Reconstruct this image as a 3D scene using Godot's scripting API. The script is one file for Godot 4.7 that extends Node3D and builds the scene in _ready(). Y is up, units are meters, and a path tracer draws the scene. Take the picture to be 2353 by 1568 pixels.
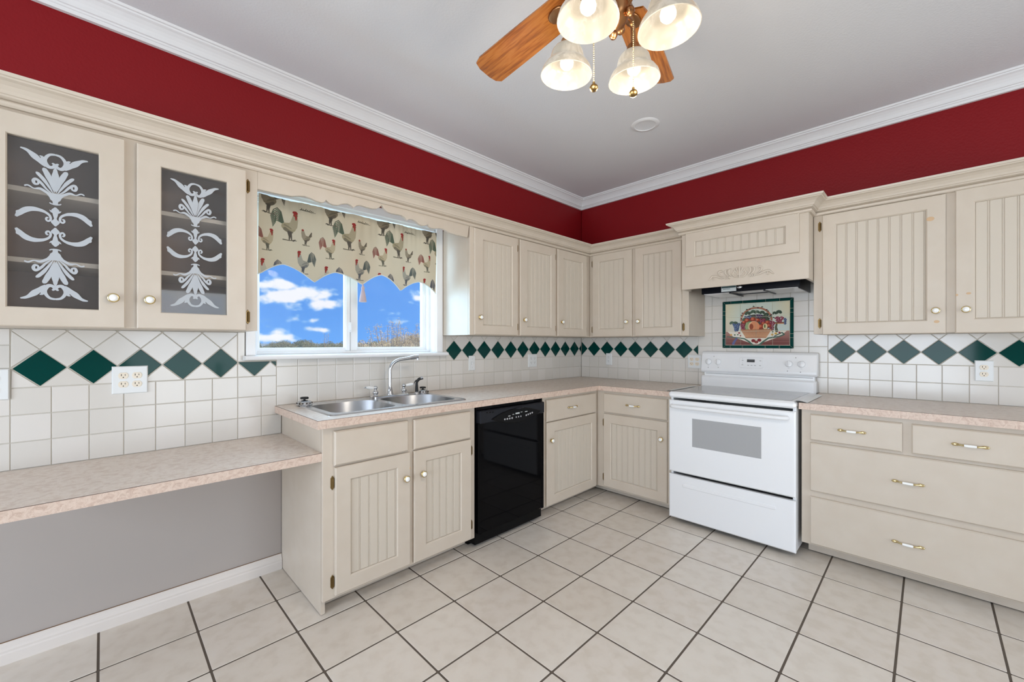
extends Node3D
# A kitchen corner: wall_left (window wall) lies in the plane z = 0, wall_right (stove wall) in x = 0, room in x < 0, z > 0.

class Geo:
	var v := PackedVector3Array()
	var n := PackedVector3Array()
	var t := PackedVector2Array()
	var x := Transform3D.IDENTITY
	func tri(a: Vector3, b: Vector3, c: Vector3, h: Vector3) -> void:
		var m := (b - a).cross(c - a)
		if m.length_squared() < 1e-20:
			return
		if m.dot(h) < 0.0:
			var k := b
			b = c
			c = k
			m = -m
		m = (x.basis * m).normalized()
		v.append_array([x * a, x * c, x * b])
		n.append_array([m, m, m])
		t.append_array([Vector2.ZERO, Vector2.ZERO, Vector2.ZERO])
	func quad(a: Vector3, b: Vector3, c: Vector3, d: Vector3, h: Vector3) -> void:
		tri(a, b, c, h)
		tri(a, c, d, h)
	func trin(p: Array, q: Array, w: Array = []) -> void:  # smooth: points, normals, uvs
		var m: Vector3 = (p[1] - p[0]).cross(p[2] - p[0])
		if m.length_squared() < 1e-20:
			return
		var o := [0, 2, 1] if m.dot(q[0] + q[1] + q[2]) >= 0.0 else [0, 1, 2]
		for i in o:
			v.append(x * p[i])
			n.append((x.basis * q[i]).normalized())
			t.append(w[i] if w else Vector2.ZERO)
	func quadn(p: Array, q: Array, w: Array = []) -> void:
		trin([p[0], p[1], p[2]], [q[0], q[1], q[2]], [w[0], w[1], w[2]] if w else [])
		trin([p[0], p[2], p[3]], [q[0], q[2], q[3]], [w[0], w[2], w[3]] if w else [])
	func box(a: Vector3, b: Vector3, e := 0.0) -> void:
		var c := (a + b) / 2.0
		var s := (b - a).abs() / 2.0
		e = minf(e, minf(s.x, minf(s.y, s.z)) * 0.9)
		for ax in 3:
			var u := (ax + 1) % 3
			var w := (ax + 2) % 3
			for sg in [-1.0, 1.0]:
				var p := []
				for k in [[-1, -1], [1, -1], [1, 1], [-1, 1]]:
					var q := Vector3.ZERO
					q[ax] = sg * s[ax]
					q[u] = k[0] * (s[u] - e)
					q[w] = k[1] * (s[w] - e)
					p.append(c + q)
				var h := Vector3.ZERO
				h[ax] = sg
				quad(p[0], p[1], p[2], p[3], h)
			if e > 0.0:
				for k in [[-1, -1], [1, -1], [1, 1], [-1, 1]]:
					var h := Vector3.ZERO
					h[u] = k[0]
					h[w] = k[1]
					var p := []
					for j in [[-1, 0], [1, 0], [1, 1], [-1, 1]]:
						var q := Vector3.ZERO
						q[ax] = j[0] * (s[ax] - e)
						q[u] = k[0] * (s[u] - (e if j[1] else 0.0))
						q[w] = k[1] * (s[w] - (0.0 if j[1] else e))
						p.append(c + q)
					quad(p[0], p[1], p[2], p[3], h)
		if e > 0.0:
			for i in [-1, 1]:
				for j in [-1, 1]:
					for k in [-1, 1]:
						var g := Vector3(i, j, k)
						tri(c + g * (s - Vector3(0, e, e)), c + g * (s - Vector3(e, 0, e)), c + g * (s - Vector3(e, e, 0)), g)
	static func inset(p: PackedVector2Array, d: float) -> PackedVector2Array:
		var o := PackedVector2Array()
		var m := p.size()
		for i in m:
			var e1 := (p[i] - p[(i + m - 1) % m]).normalized()
			var e2 := (p[(i + 1) % m] - p[i]).normalized()
			var n1 := Vector2(-e1.y, e1.x)
			var n2 := Vector2(-e2.y, e2.x)
			o.append(p[i] + (n1 + n2) * d / maxf(0.3, 1.0 + n1.dot(n2)))
		return o
	func extr(p: PackedVector2Array, z0: float, z1: float, e := 0.0, back := false) -> void:  # counter-clockwise outline in xy, face at z1
		var q := inset(p, e) if e > 0.0 else p
		var m := p.size()
		var id := Geometry2D.triangulate_polygon(q)
		for i in range(0, id.size(), 3):
			tri(Vector3(q[id[i]].x, q[id[i]].y, z1), Vector3(q[id[i + 1]].x, q[id[i + 1]].y, z1), Vector3(q[id[i + 2]].x, q[id[i + 2]].y, z1), Vector3(0, 0, 1))
			if back:
				tri(Vector3(q[id[i]].x, q[id[i]].y, z0), Vector3(q[id[i + 1]].x, q[id[i + 1]].y, z0), Vector3(q[id[i + 2]].x, q[id[i + 2]].y, z0), Vector3(0, 0, -1))
		for i in m:
			var j := (i + 1) % m
			var d := p[j] - p[i]
			var h := Vector3(d.y, -d.x, 0)
			quad(Vector3(p[i].x, p[i].y, z0), Vector3(p[j].x, p[j].y, z0), Vector3(p[j].x, p[j].y, z1 - e), Vector3(p[i].x, p[i].y, z1 - e), h)
			if e > 0.0:
				quad(Vector3(p[i].x, p[i].y, z1 - e), Vector3(p[j].x, p[j].y, z1 - e), Vector3(q[j].x, q[j].y, z1), Vector3(q[i].x, q[i].y, z1), h.normalized() + Vector3(0, 0, 1))
	func frame(o: Rect2, i: Rect2, z0: float, z1: float, eo: float, ei: float) -> void:  # a slab with a rectangular hole, edges eased
		var A := _r(o, 0, z0)
		var B := _r(o, 0, z1 - eo)
		var C := _r(o, -eo, z1)
		var D := _r(i, ei, z1)
		var E := _r(i, 0, z1 - ei)
		var F := _r(i, 0, z0)
		for k in 4:
			var l := (k + 1) % 4
			var h: Vector3 = (A[k] + A[l]) / 2.0 - Vector3(o.get_center().x, o.get_center().y, z0)
			if absf(A[k].x - A[l].x) < 1e-6:
				h.y = 0
			else:
				h.x = 0
			h = h.normalized()
			quad(A[k], A[l], B[l], B[k], h)
			quad(B[k], B[l], C[l], C[k], h + Vector3(0, 0, 1))
			quad(C[k], C[l], D[l], D[k], Vector3(0, 0, 1))
			quad(D[k], D[l], E[l], E[k], Vector3(0, 0, 1) - h)
			quad(E[k], E[l], F[l], F[k], -h)
	func back(o: Rect2, i: Rect2, z: float) -> void:  # the rear face of such a slab
		var A := _r(o, 0, z)
		var B := _r(i, 0, z)
		for k in 4:
			quad(A[k], A[(k + 1) % 4], B[(k + 1) % 4], B[k], Vector3(0, 0, -1))
	func _r(r: Rect2, g: float, z: float) -> Array:
		var s := r.grow(g)
		return [Vector3(s.position.x, s.position.y, z), Vector3(s.end.x, s.position.y, z), Vector3(s.end.x, s.end.y, z), Vector3(s.position.x, s.end.y, z)]
	func lathe(p: Array, seg := 20, uvs := false) -> void:  # profile of (radius, height), outside to the right of its run
		var nn := []
		for i in p.size() - 1:
			var d: Vector2 = (p[i + 1] - p[i]).normalized()
			nn.append(Vector2(d.y, -d.x))
		for i in p.size() - 1:
			var na: Vector2 = nn[i]
			var nb: Vector2 = nn[i]
			if i > 0 and nn[i - 1].dot(nn[i]) > 0.6:
				na = (nn[i - 1] + nn[i]).normalized()
			if i < nn.size() - 1 and nn[i + 1].dot(nn[i]) > 0.6:
				nb = (nn[i + 1] + nn[i]).normalized()
			for k in seg:
				var a0 := TAU * k / seg
				var a1 := TAU * (k + 1) / seg
				var c0 := Vector3(cos(a0), 0, sin(a0))
				var c1 := Vector3(cos(a1), 0, sin(a1))
				var y := Vector3.UP
				var u0 := float(k) / seg
				var u1 := float(k + 1) / seg
				var w0 := float(i) / p.size()
				var w1 := float(i + 1) / p.size()
				quadn([c0 * p[i].x + y * p[i].y, c1 * p[i].x + y * p[i].y, c1 * p[i + 1].x + y * p[i + 1].y, c0 * p[i + 1].x + y * p[i + 1].y],
					[c0 * na.x + y * na.y, c1 * na.x + y * na.y, c1 * nb.x + y * nb.y, c0 * nb.x + y * nb.y],
					[Vector2(u0, w0), Vector2(u1, w0), Vector2(u1, w1), Vector2(u0, w1)] if uvs else [])
	func tube(p: Array, r: Variant, seg := 8, caps := true, flat := 1.0) -> void:
		var rings := []
		var side := Vector3.ZERO
		for i in p.size():
			var d: Vector3 = (p[mini(i + 1, p.size() - 1)] - p[maxi(i - 1, 0)]).normalized()
			if side == Vector3.ZERO:
				side = d.cross(Vector3.UP if absf(d.y) < 0.9 else Vector3.RIGHT).normalized()
			else:
				side = (side - d * side.dot(d)).normalized()
			var up := side.cross(d)
			var q: float = r[i] if r is Array else r
			var ring := []
			for k in seg:
				var a := TAU * k / seg
				var nm := side * cos(a) + up * sin(a) * flat
				ring.append([p[i] + nm * q, nm])
			rings.append(ring)
		for i in p.size() - 1:
			for k in seg:
				var l := (k + 1) % seg
				quadn([rings[i][k][0], rings[i][l][0], rings[i + 1][l][0], rings[i + 1][k][0]], [rings[i][k][1], rings[i][l][1], rings[i + 1][l][1], rings[i + 1][k][1]])
		if caps:
			for e in [0, p.size() - 1]:
				var h: Vector3 = (p[0] - p[1]) if e == 0 else (p[e] - p[e - 1])
				for k in seg:
					tri(p[e], rings[e][k][0], rings[e][(k + 1) % seg][0], h)
	func ball(c: Vector3, r: Vector3, seg := 12) -> void:
		var m := seg / 2
		for i in m:
			for k in seg:
				var p := []
				var q := []
				for j in [[i, k], [i, k + 1], [i + 1, k + 1], [i + 1, k]]:
					var th: float = PI * j[0] / m
					var ph: float = TAU * j[1] / seg
					var d := Vector3(sin(th) * cos(ph), cos(th), sin(th) * sin(ph))
					p.append(c + d * r)
					q.append(d / r)
				quadn(p, q)
	func mould(prof: Array, plan: Array, ends := true) -> void:  # profile of (out, y) run along a plan of (x, z); out is to the right of +x
		var rows := []
		for i in plan.size():
			var n1 := Vector2.ZERO
			var n2 := Vector2.ZERO
			if i > 0:
				var d: Vector2 = (plan[i] - plan[i - 1]).normalized()
				n1 = Vector2(-d.y, d.x)
			if i < plan.size() - 1:
				var d: Vector2 = (plan[i + 1] - plan[i]).normalized()
				n2 = Vector2(-d.y, d.x)
			if i == 0:
				n1 = n2
			if i == plan.size() - 1:
				n2 = n1
			var m := (n1 + n2) / (1.0 + n1.dot(n2))
			var row := []
			for q in prof:
				row.append(Vector3(plan[i].x + m.x * q.x, q.y, plan[i].y + m.y * q.x))
			rows.append(row)
		for i in plan.size() - 1:
			var d: Vector2 = (plan[i + 1] - plan[i]).normalized()
			for j in prof.size() - 1:
				var e: Vector2 = (prof[j + 1] - prof[j]).normalized()
				var h := Vector3(-d.y * e.y, -e.x, d.x * e.y)
				quad(rows[i][j], rows[i + 1][j], rows[i + 1][j + 1], rows[i][j + 1], h)
		if ends:
			var pl := PackedVector2Array(prof)
			var id := Geometry2D.triangulate_polygon(pl)
			for k in range(0, id.size(), 3):
				var d0: Vector2 = plan[0] - plan[1]
				tri(rows[0][id[k]], rows[0][id[k + 1]], rows[0][id[k + 2]], Vector3(d0.x, 0, d0.y))
				var r: Array = rows[-1]
				tri(r[id[k]], r[id[k + 1]], r[id[k + 2]], -Vector3(d0.x, 0, d0.y) if plan.size() == 2 else Vector3((plan[-1] - plan[-2]).x, 0, (plan[-1] - plan[-2]).y))
	func mesh(onto: ArrayMesh = null) -> ArrayMesh:
		var a := []
		a.resize(Mesh.ARRAY_MAX)
		a[Mesh.ARRAY_VERTEX] = v
		a[Mesh.ARRAY_NORMAL] = n
		a[Mesh.ARRAY_TEX_UV] = t
		var m := ArrayMesh.new() if onto == null else onto
		m.add_surface_from_arrays(Mesh.PRIMITIVE_TRIANGLES, a)
		return m

var M := {}
var off := {}
var taken := {}
var cache := {}
var rng := RandomNumberGenerator.new()

const F := 948.8  # focal length in pixels of the 2353 x 1568 frame
const EYE := Vector3(-3.5708, 1.2617, 2.5639)
const YAW := 0.7817
const CEIL := 2.755

func _ready() -> void:
	rng.seed = 11
	view_and_light()
	materials()
	room()
	wall_tiles()
	window()
	upper_cabinets()
	base_cabinets()
	worktops()
	hood()
	stove()
	dishwasher()
	sink()
	valance()
	mural()
	plates()
	fan()
	outdoors()

# ---------------------------------------------------------------- camera, sky, light
func view_and_light() -> void:
	var c := Camera3D.new()
	c.name = "camera"
	c.near = 0.05
	c.far = 2000.0
	c.projection = Camera3D.PROJECTION_FRUSTUM
	c.size = 2.0 * c.near * 784.0 / F
	c.frustum_offset = Vector2(0, c.near * 5.9 / F)
	c.position = EYE
	c.rotation.y = -YAW
	add_child(c)
	c.current = true
	var e := Environment.new()
	e.tonemap_mode = Environment.TONE_MAPPER_LINEAR
	e.tonemap_exposure = 1.04
	e.background_mode = Environment.BG_SKY
	var sky := Sky.new()
	var sm := PanoramaSkyMaterial.new()
	sm.panorama = sky_picture()
	sm.energy_multiplier = 1.0
	sky.sky_material = sm
	e.sky = sky
	e.sdfgi_enabled = true
	e.ssao_enabled = true
	e.ssil_enabled = true
	var w := WorldEnvironment.new()
	w.name = "environment"
	w.environment = e
	add_child(w)
	# daylight that comes in through the openings: the window over the sink, the glass door behind the viewer, the window to the left of the viewer
	day("window_daylight", Vector3(-2.41, 1.75, -0.75), Vector3(0, -0.25, 1), Vector2(2.0, 1.4), 8.0, Color(0.74, 0.9, 1.0))
	day("door_daylight", Vector3(-2.1, 1.05, 6.3), Vector3(0, -0.15, -1), Vector2(2.4, 2.05), 8.0, Color(0.93, 0.97, 1.0))
	day("side_daylight", Vector3(-6.5, 1.05, 2.0), Vector3(1, -0.2, 0.1), Vector2(2.2, 2.0), 11.0, Color(0.9, 0.95, 1.0))
	sun()

func sun() -> void:
	var l := DirectionalLight3D.new()
	l.name = "sun"
	l.light_energy = 1.3
	l.light_color = Color(1.0, 0.94, 0.84)
	l.light_angular_distance = 0.6
	l.shadow_enabled = true
	add_child(l)
	l.look_at_from_position(Vector3.ZERO, Vector3(-0.1, -0.85, -0.55), Vector3.UP)

func day(called: String, at: Vector3, towards: Vector3, size: Vector2, energy: float, col: Color) -> void:
	var l := AreaLight3D.new()
	l.name = called
	l.area_size = size
	l.area_normalize_energy = true
	l.light_energy = energy
	l.light_color = col
	l.area_range = 20.0
	l.shadow_enabled = true
	add_child(l)
	l.look_at_from_position(at, at + towards, Vector3.UP)

func sky_picture() -> ImageTexture:
	var W := 4096
	var H := 2048
	var im := Image.create(W, H, false, Image.FORMAT_RGB8)
	var nz := FastNoiseLite.new()
	nz.seed = 5
	nz.frequency = 1.0
	nz.noise_type = FastNoiseLite.TYPE_SIMPLEX_SMOOTH
	nz.fractal_octaves = 5
	# cloud banks: azimuth, height, half width, half height (degrees), weight; the first ones stand before the window
	var puffs := [[17.0, 5.7, 4.4, 1.35, 1.0], [15.2, 6.9, 2.6, 1.0, 0.9], [20.4, 5.0, 2.6, 1.0, 0.85], [14.7, 0.8, 2.2, 0.8, 1.0], [17.0, 2.8, 3.4, 0.5, 0.55], [19.5, 1.7, 3.0, 0.4, 0.45], [32.6, 6.2, 1.5, 0.9, 0.75], [30.0, 4.2, 2.4, 0.45, 0.4], [29.0, 2.9, 2.4, 0.4, 0.45]]
	var r := RandomNumberGenerator.new()
	r.seed = 3
	for i in 60:
		puffs.append([38.0 + 332.0 * (i + r.randf() * 0.8) / 60.0, r.randf_range(1.0, 24.0), r.randf_range(2.0, 6.0), r.randf_range(0.5, 2.2), r.randf_range(0.5, 1.0)])
	im.fill(Color8(150, 170, 190))
	var bank := {}
	for j in H / 2:
		var el := 90.0 - 180.0 * (j + 0.5) / H
		var base := Color8(40, 110, 214).lerp(Color8(84, 160, 244), pow(clampf(1.0 - el / 40.0, 0, 1), 2.0))
		im.fill_rect(Rect2i(0, j, W, 1), base)
		if el > 32.0:
			continue
		bank.clear()
		for p in puffs:
			var de: float = (el - p[1]) / p[3]
			if de < 0.0:
				de *= 1.5
			if absf(de) > 2.0:
				continue
			var fy: float = p[4] * exp(-de * de)
			var c0 := int((p[0] - p[2] * 2.0) / 360.0 * W)
			var c1 := int((p[0] + p[2] * 2.0) / 360.0 * W)
			for i in range(c0, c1):
				var da: float = ((i + 0.5) * 360.0 / W - p[0]) / p[2]
				var q := fy * exp(-da * da)
				var k := posmod(i, W)
				if q > bank.get(k, 0.04):
					bank[k] = q
		for i in bank:
			var az := deg_to_rad(360.0 * (i + 0.5) / W)
			var f := nz.get_noise_3d(cos(az) * 20.0, el * 0.62, sin(az) * 20.0)
			var q := clampf((bank[i] * 1.45 + f * 0.95 - 0.34) * 1.35, 0, 1)
			if q > 0.0:
				im.set_pixel(i, j, base.lerp(Color8(242, 243, 251), q * q * (3.0 - 2.0 * q)))
	return ImageTexture.create_from_image(im)

# ---------------------------------------------------------------- materials
func mat(id: String, c: Color, rough := 0.5, metal := 0.0) -> StandardMaterial3D:
	var m := StandardMaterial3D.new()
	m.resource_name = id
	m.albedo_color = c
	m.roughness = rough
	m.metallic = metal
	M[id] = m
	return m

func noise(freq: float, sd: int, ramp: Array = [], size := 256, oct := 4, warp := 0.0) -> NoiseTexture2D:
	var f := FastNoiseLite.new()
	f.seed = sd
	f.frequency = freq
	f.fractal_octaves = oct
	f.noise_type = FastNoiseLite.TYPE_SIMPLEX_SMOOTH
	if warp > 0.0:
		f.domain_warp_enabled = true
		f.domain_warp_amplitude = warp
		f.domain_warp_frequency = freq * 0.8
	var t := NoiseTexture2D.new()
	t.width = size
	t.height = size
	t.seamless = true
	t.noise = f
	if ramp:
		var g := Gradient.new()
		var offs := PackedFloat32Array()
		var cols := PackedColorArray()
		for k in ramp:
			offs.append(k[0])
			cols.append(k[1])
		g.offsets = offs
		g.colors = cols
		t.color_ramp = g
	return t

func triplanar(m: StandardMaterial3D, tex: Texture2D, scale: Vector3, world := true) -> void:
	m.albedo_texture = tex
	m.uv1_triplanar = true
	m.uv1_world_triplanar = world
	m.uv1_scale = scale

func bump(m: StandardMaterial3D, tex: Texture2D, cm: float, scale := Vector3.ZERO) -> void:
	m.heightmap_enabled = true
	m.heightmap_texture = tex
	m.heightmap_scale = cm
	if scale != Vector3.ZERO:
		m.uv1_triplanar = true
		m.uv1_world_triplanar = true
		m.uv1_scale = scale

func g8(r: int, g: int, b: int) -> Color:
	return Color8(r, g, b)

func materials() -> void:
	var fine := noise(0.09, 3, [], 256, 3)
	var m := mat("ceiling_paint", g8(222, 223, 225), 0.9)
	bump(m, fine, 0.05, Vector3.ONE * 3.0)
	mat("crown_paint", g8(232, 232, 232), 0.5)
	m = mat("red_paint", g8(132, 15, 22), 0.5)
	m.metallic_specular = 0.35
	bump(m, fine, 0.09, Vector3.ONE * 2.5)
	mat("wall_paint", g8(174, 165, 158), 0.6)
	mat("caulk", g8(132, 104, 76), 0.8)
	mat("base_trim", g8(222, 214, 206), 0.45)
	m = mat("cream", g8(207, 195, 179), 0.4)
	triplanar(m, noise(0.012, 8, [[0.0, g8(250, 248, 246)], [0.5, g8(252, 251, 250)], [1.0, g8(255, 255, 255)]], 256, 4), Vector3(2, 2, 2))
	m = mat("cream_board", g8(205, 194, 178), 0.42)
	mat("window_white", g8(240, 240, 240), 0.35)
	mat("grout", g8(196, 190, 178), 0.85)
	var tv := [g8(219, 214, 206), g8(222, 217, 210), g8(216, 211, 203)]
	for i in 3:
		m = mat("tile_white_%d" % i, tv[i], 0.16)
	m = mat("tile_green", g8(3, 62, 57), 0.07)
	m.metallic_specular = 0.28
	m = mat("floor_grout", g8(96, 86, 76), 0.9)
	var ramps := [[g8(214, 204, 191), g8(222, 213, 202)], [g8(218, 209, 197), g8(225, 217, 206)], [g8(211, 201, 188), g8(219, 210, 198)]]
	for i in 3:
		m = mat("floor_tile_%d" % i, Color.WHITE, 0.34)
		triplanar(m, noise(0.016, 20 + i, [[0.15, ramps[i][0]], [0.55, ramps[i][1]], [0.85, ramps[i][1].lightened(0.06)]], 512, 5, 25.0), Vector3.ONE * 1.3)
	m = mat("laminate", Color.WHITE, 0.3)
	triplanar(m, noise(0.02, 31, [[0.2, g8(209, 190, 175)], [0.45, g8(220, 205, 191)], [0.6, g8(228, 215, 203)], [0.85, g8(214, 197, 182)]], 512, 4, 60.0), Vector3.ONE * 2.2)
	m = mat("laminate_edge", Color.WHITE, 0.4)
	triplanar(m, noise(0.03, 33, [[0.15, g8(194, 167, 150)], [0.42, g8(212, 188, 171)], [0.55, g8(223, 203, 187)], [0.8, g8(200, 175, 157)]], 512, 4, 70.0), Vector3.ONE * 2.6)
	mat("seam", g8(92, 70, 58), 0.7)
	mat("brass", g8(216, 196, 146), 0.25, 1.0)
	mat("antique_brass", g8(120, 98, 62), 0.38, 1.0)
	mat("porcelain", g8(245, 245, 242), 0.1)
	mat("enamel", g8(238, 238, 238), 0.2)
	mat("enamel_print", g8(168, 168, 168), 0.4)
	mat("cooktop_glass", g8(168, 168, 168), 0.12)
	mat("chrome", g8(205, 207, 210), 0.12, 1.0)
	m = mat("steel", g8(178, 180, 183), 0.3, 1.0)
	mat("steel_rim", g8(200, 202, 205), 0.22, 1.0)
	mat("black_gloss", g8(7, 7, 9), 0.05).metallic_specular = 0.22
	mat("black_satin", g8(26, 28, 34), 0.3).metallic_specular = 0.35
	mat("black_panel", g8(12, 12, 13), 0.3).metallic_specular = 0.25
	mat("black_rubber", g8(22, 22, 22), 0.55)
	mat("button_grey", g8(170, 170, 172), 0.5)
	mat("navy_enamel", g8(7, 9, 18), 0.3).metallic_specular = 0.25
	mat("ivory", g8(236, 224, 204), 0.3)
	mat("plate_white", g8(230, 232, 231), 0.28)
	mat("slot_dark", g8(40, 32, 26), 0.7)
	mat("knot_stain", g8(206, 172, 134), 0.5)
	mat("label_paper", g8(205, 210, 208), 0.5)
	mat("label_ink", g8(60, 84, 84), 0.6)
	mat("cream_line", g8(226, 218, 190), 0.5)
	m = mat("window_glass", g8(250, 252, 252), 0.02)
	m.transparency = BaseMaterial3D.TRANSPARENCY_ALPHA
	m.albedo_color.a = 0.05
	m.metallic_specular = 0.12
	m = mat("cabinet_glass", g8(150, 150, 150), 0.03)
	m.transparency = BaseMaterial3D.TRANSPARENCY_ALPHA
	m.albedo_color.a = 0.1
	m.metallic_specular = 0.35
	mat("etched", g8(182, 186, 190), 0.6)
	mat("interior", g8(150, 122, 104), 0.55)  # brown shade and reflection behind the glass, put into the panel colour
	m = mat("blade_wood", Color.WHITE, 0.22)
	m.clearcoat_enabled = true
	m.clearcoat = 0.5
	m.clearcoat_roughness = 0.1
	triplanar(m, noise(0.02, 41, [[0.1, g8(128, 70, 24)], [0.45, g8(160, 94, 34)], [0.7, g8(174, 108, 44)], [1.0, g8(142, 80, 28)]], 512, 4, 15.0), Vector3(0.5, 4.0, 6.0), false)
	mat("blade_edge", g8(74, 44, 26), 0.4)
	mat("fan_bronze", g8(168, 122, 82), 0.3, 1.0)
	m = mat("alabaster", g8(104, 99, 90), 0.25)
	m.emission_enabled = true
	m.emission = Color.BLACK
	m.emission_texture = noise(0.014, 51, [[0.2, g8(182, 174, 158)], [0.5, g8(200, 192, 176)], [0.62, g8(226, 219, 204)], [0.75, g8(192, 184, 168)]], 256, 3, 60.0)
	m.emission_energy_multiplier = 0.6
	m.uv1_scale = Vector3(1.0, 0.6, 1)
	m = mat("bulb_glow", g8(255, 250, 240), 0.3)
	m.emission_enabled = true
	m.emission = g8(255, 240, 214)
	m.emission_energy_multiplier = 1.2
	m = mat("oven_glass", Color.WHITE, 0.14)
	var dots := Image.create(64, 64, false, Image.FORMAT_RGB8)
	dots.fill(g8(176, 176, 176))
	for i in 8:
		for j in 8:
			dots.fill_rect(Rect2i(i * 8 + (4 if j % 2 else 0), j * 8, 4, 5), g8(150, 150, 150))
	triplanar(m, ImageTexture.create_from_image(dots), Vector3.ONE * 30.0)
	mat("display_dark", g8(70, 72, 72), 0.15)
	m = mat("soil_grass", g8(150, 140, 108), 0.95)
	mat("far_leaf", g8(112, 120, 84), 0.9)
	mat("far_leaf_pale", g8(140, 138, 98), 0.9)
	mat("dry_leaf", g8(226, 206, 150), 0.85)
	mat("brush_leaf", g8(206, 190, 154), 0.9)
	mat("twig", g8(166, 142, 112), 0.9)
	m = mat("cord", g8(214, 214, 204), 0.8)
	mat("tassel", g8(196, 178, 182), 0.8)

# ---------------------------------------------------------------- things and parts
func numbered(called: String) -> String:
	taken[called] = taken.get(called, -1) + 1
	return called if taken[called] == 0 else "%s_%03d" % [called, taken[called]]

func thing(called: String, label: String, category: String, base: Vector3, wall := 0, group := "") -> Node3D:
	var o := Node3D.new()
	o.name = numbered(called)
	add_child(o)
	if wall == 1:
		o.rotation.y = -PI / 2
	o.position = o.basis * base
	off[o] = -base
	o.set_meta("label", label)
	o.set_meta("category", category)
	if group:
		o.set_meta("group", group)
	return o

func structure(called: String, wall := 0) -> Node3D:
	var o := Node3D.new()
	o.name = called
	add_child(o)
	if wall == 1:
		o.rotation.y = -PI / 2
	o.set_meta("kind", "structure")
	return o

func part(parent: Node3D, called: String, shape: Variant, m: Variant, at := Vector3.ZERO, label := "") -> MeshInstance3D:
	var o := MeshInstance3D.new()
	o.name = called
	o.mesh = shape.mesh() if shape is Geo else shape
	if m is Array:
		for i in m.size():
			o.set_surface_override_material(i, M[m[i]])
	else:
		o.material_override = M[m]
	o.position = at + off.get(parent, Vector3.ZERO)
	parent.add_child(o, true)
	if label:
		o.set_meta("label", label)
	return o

func bx(a: Vector3, b: Vector3, e := 0.0) -> Geo:
	var g := Geo.new()
	g.box(a, b, e)
	return g

func boxes(list: Array, e := 0.0) -> Geo:
	var g := Geo.new()
	for k in list:
		g.box(k[0], k[1], e)
	return g

func V(x: float, y: float, z: float) -> Vector3:
	return Vector3(x, y, z)

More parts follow.
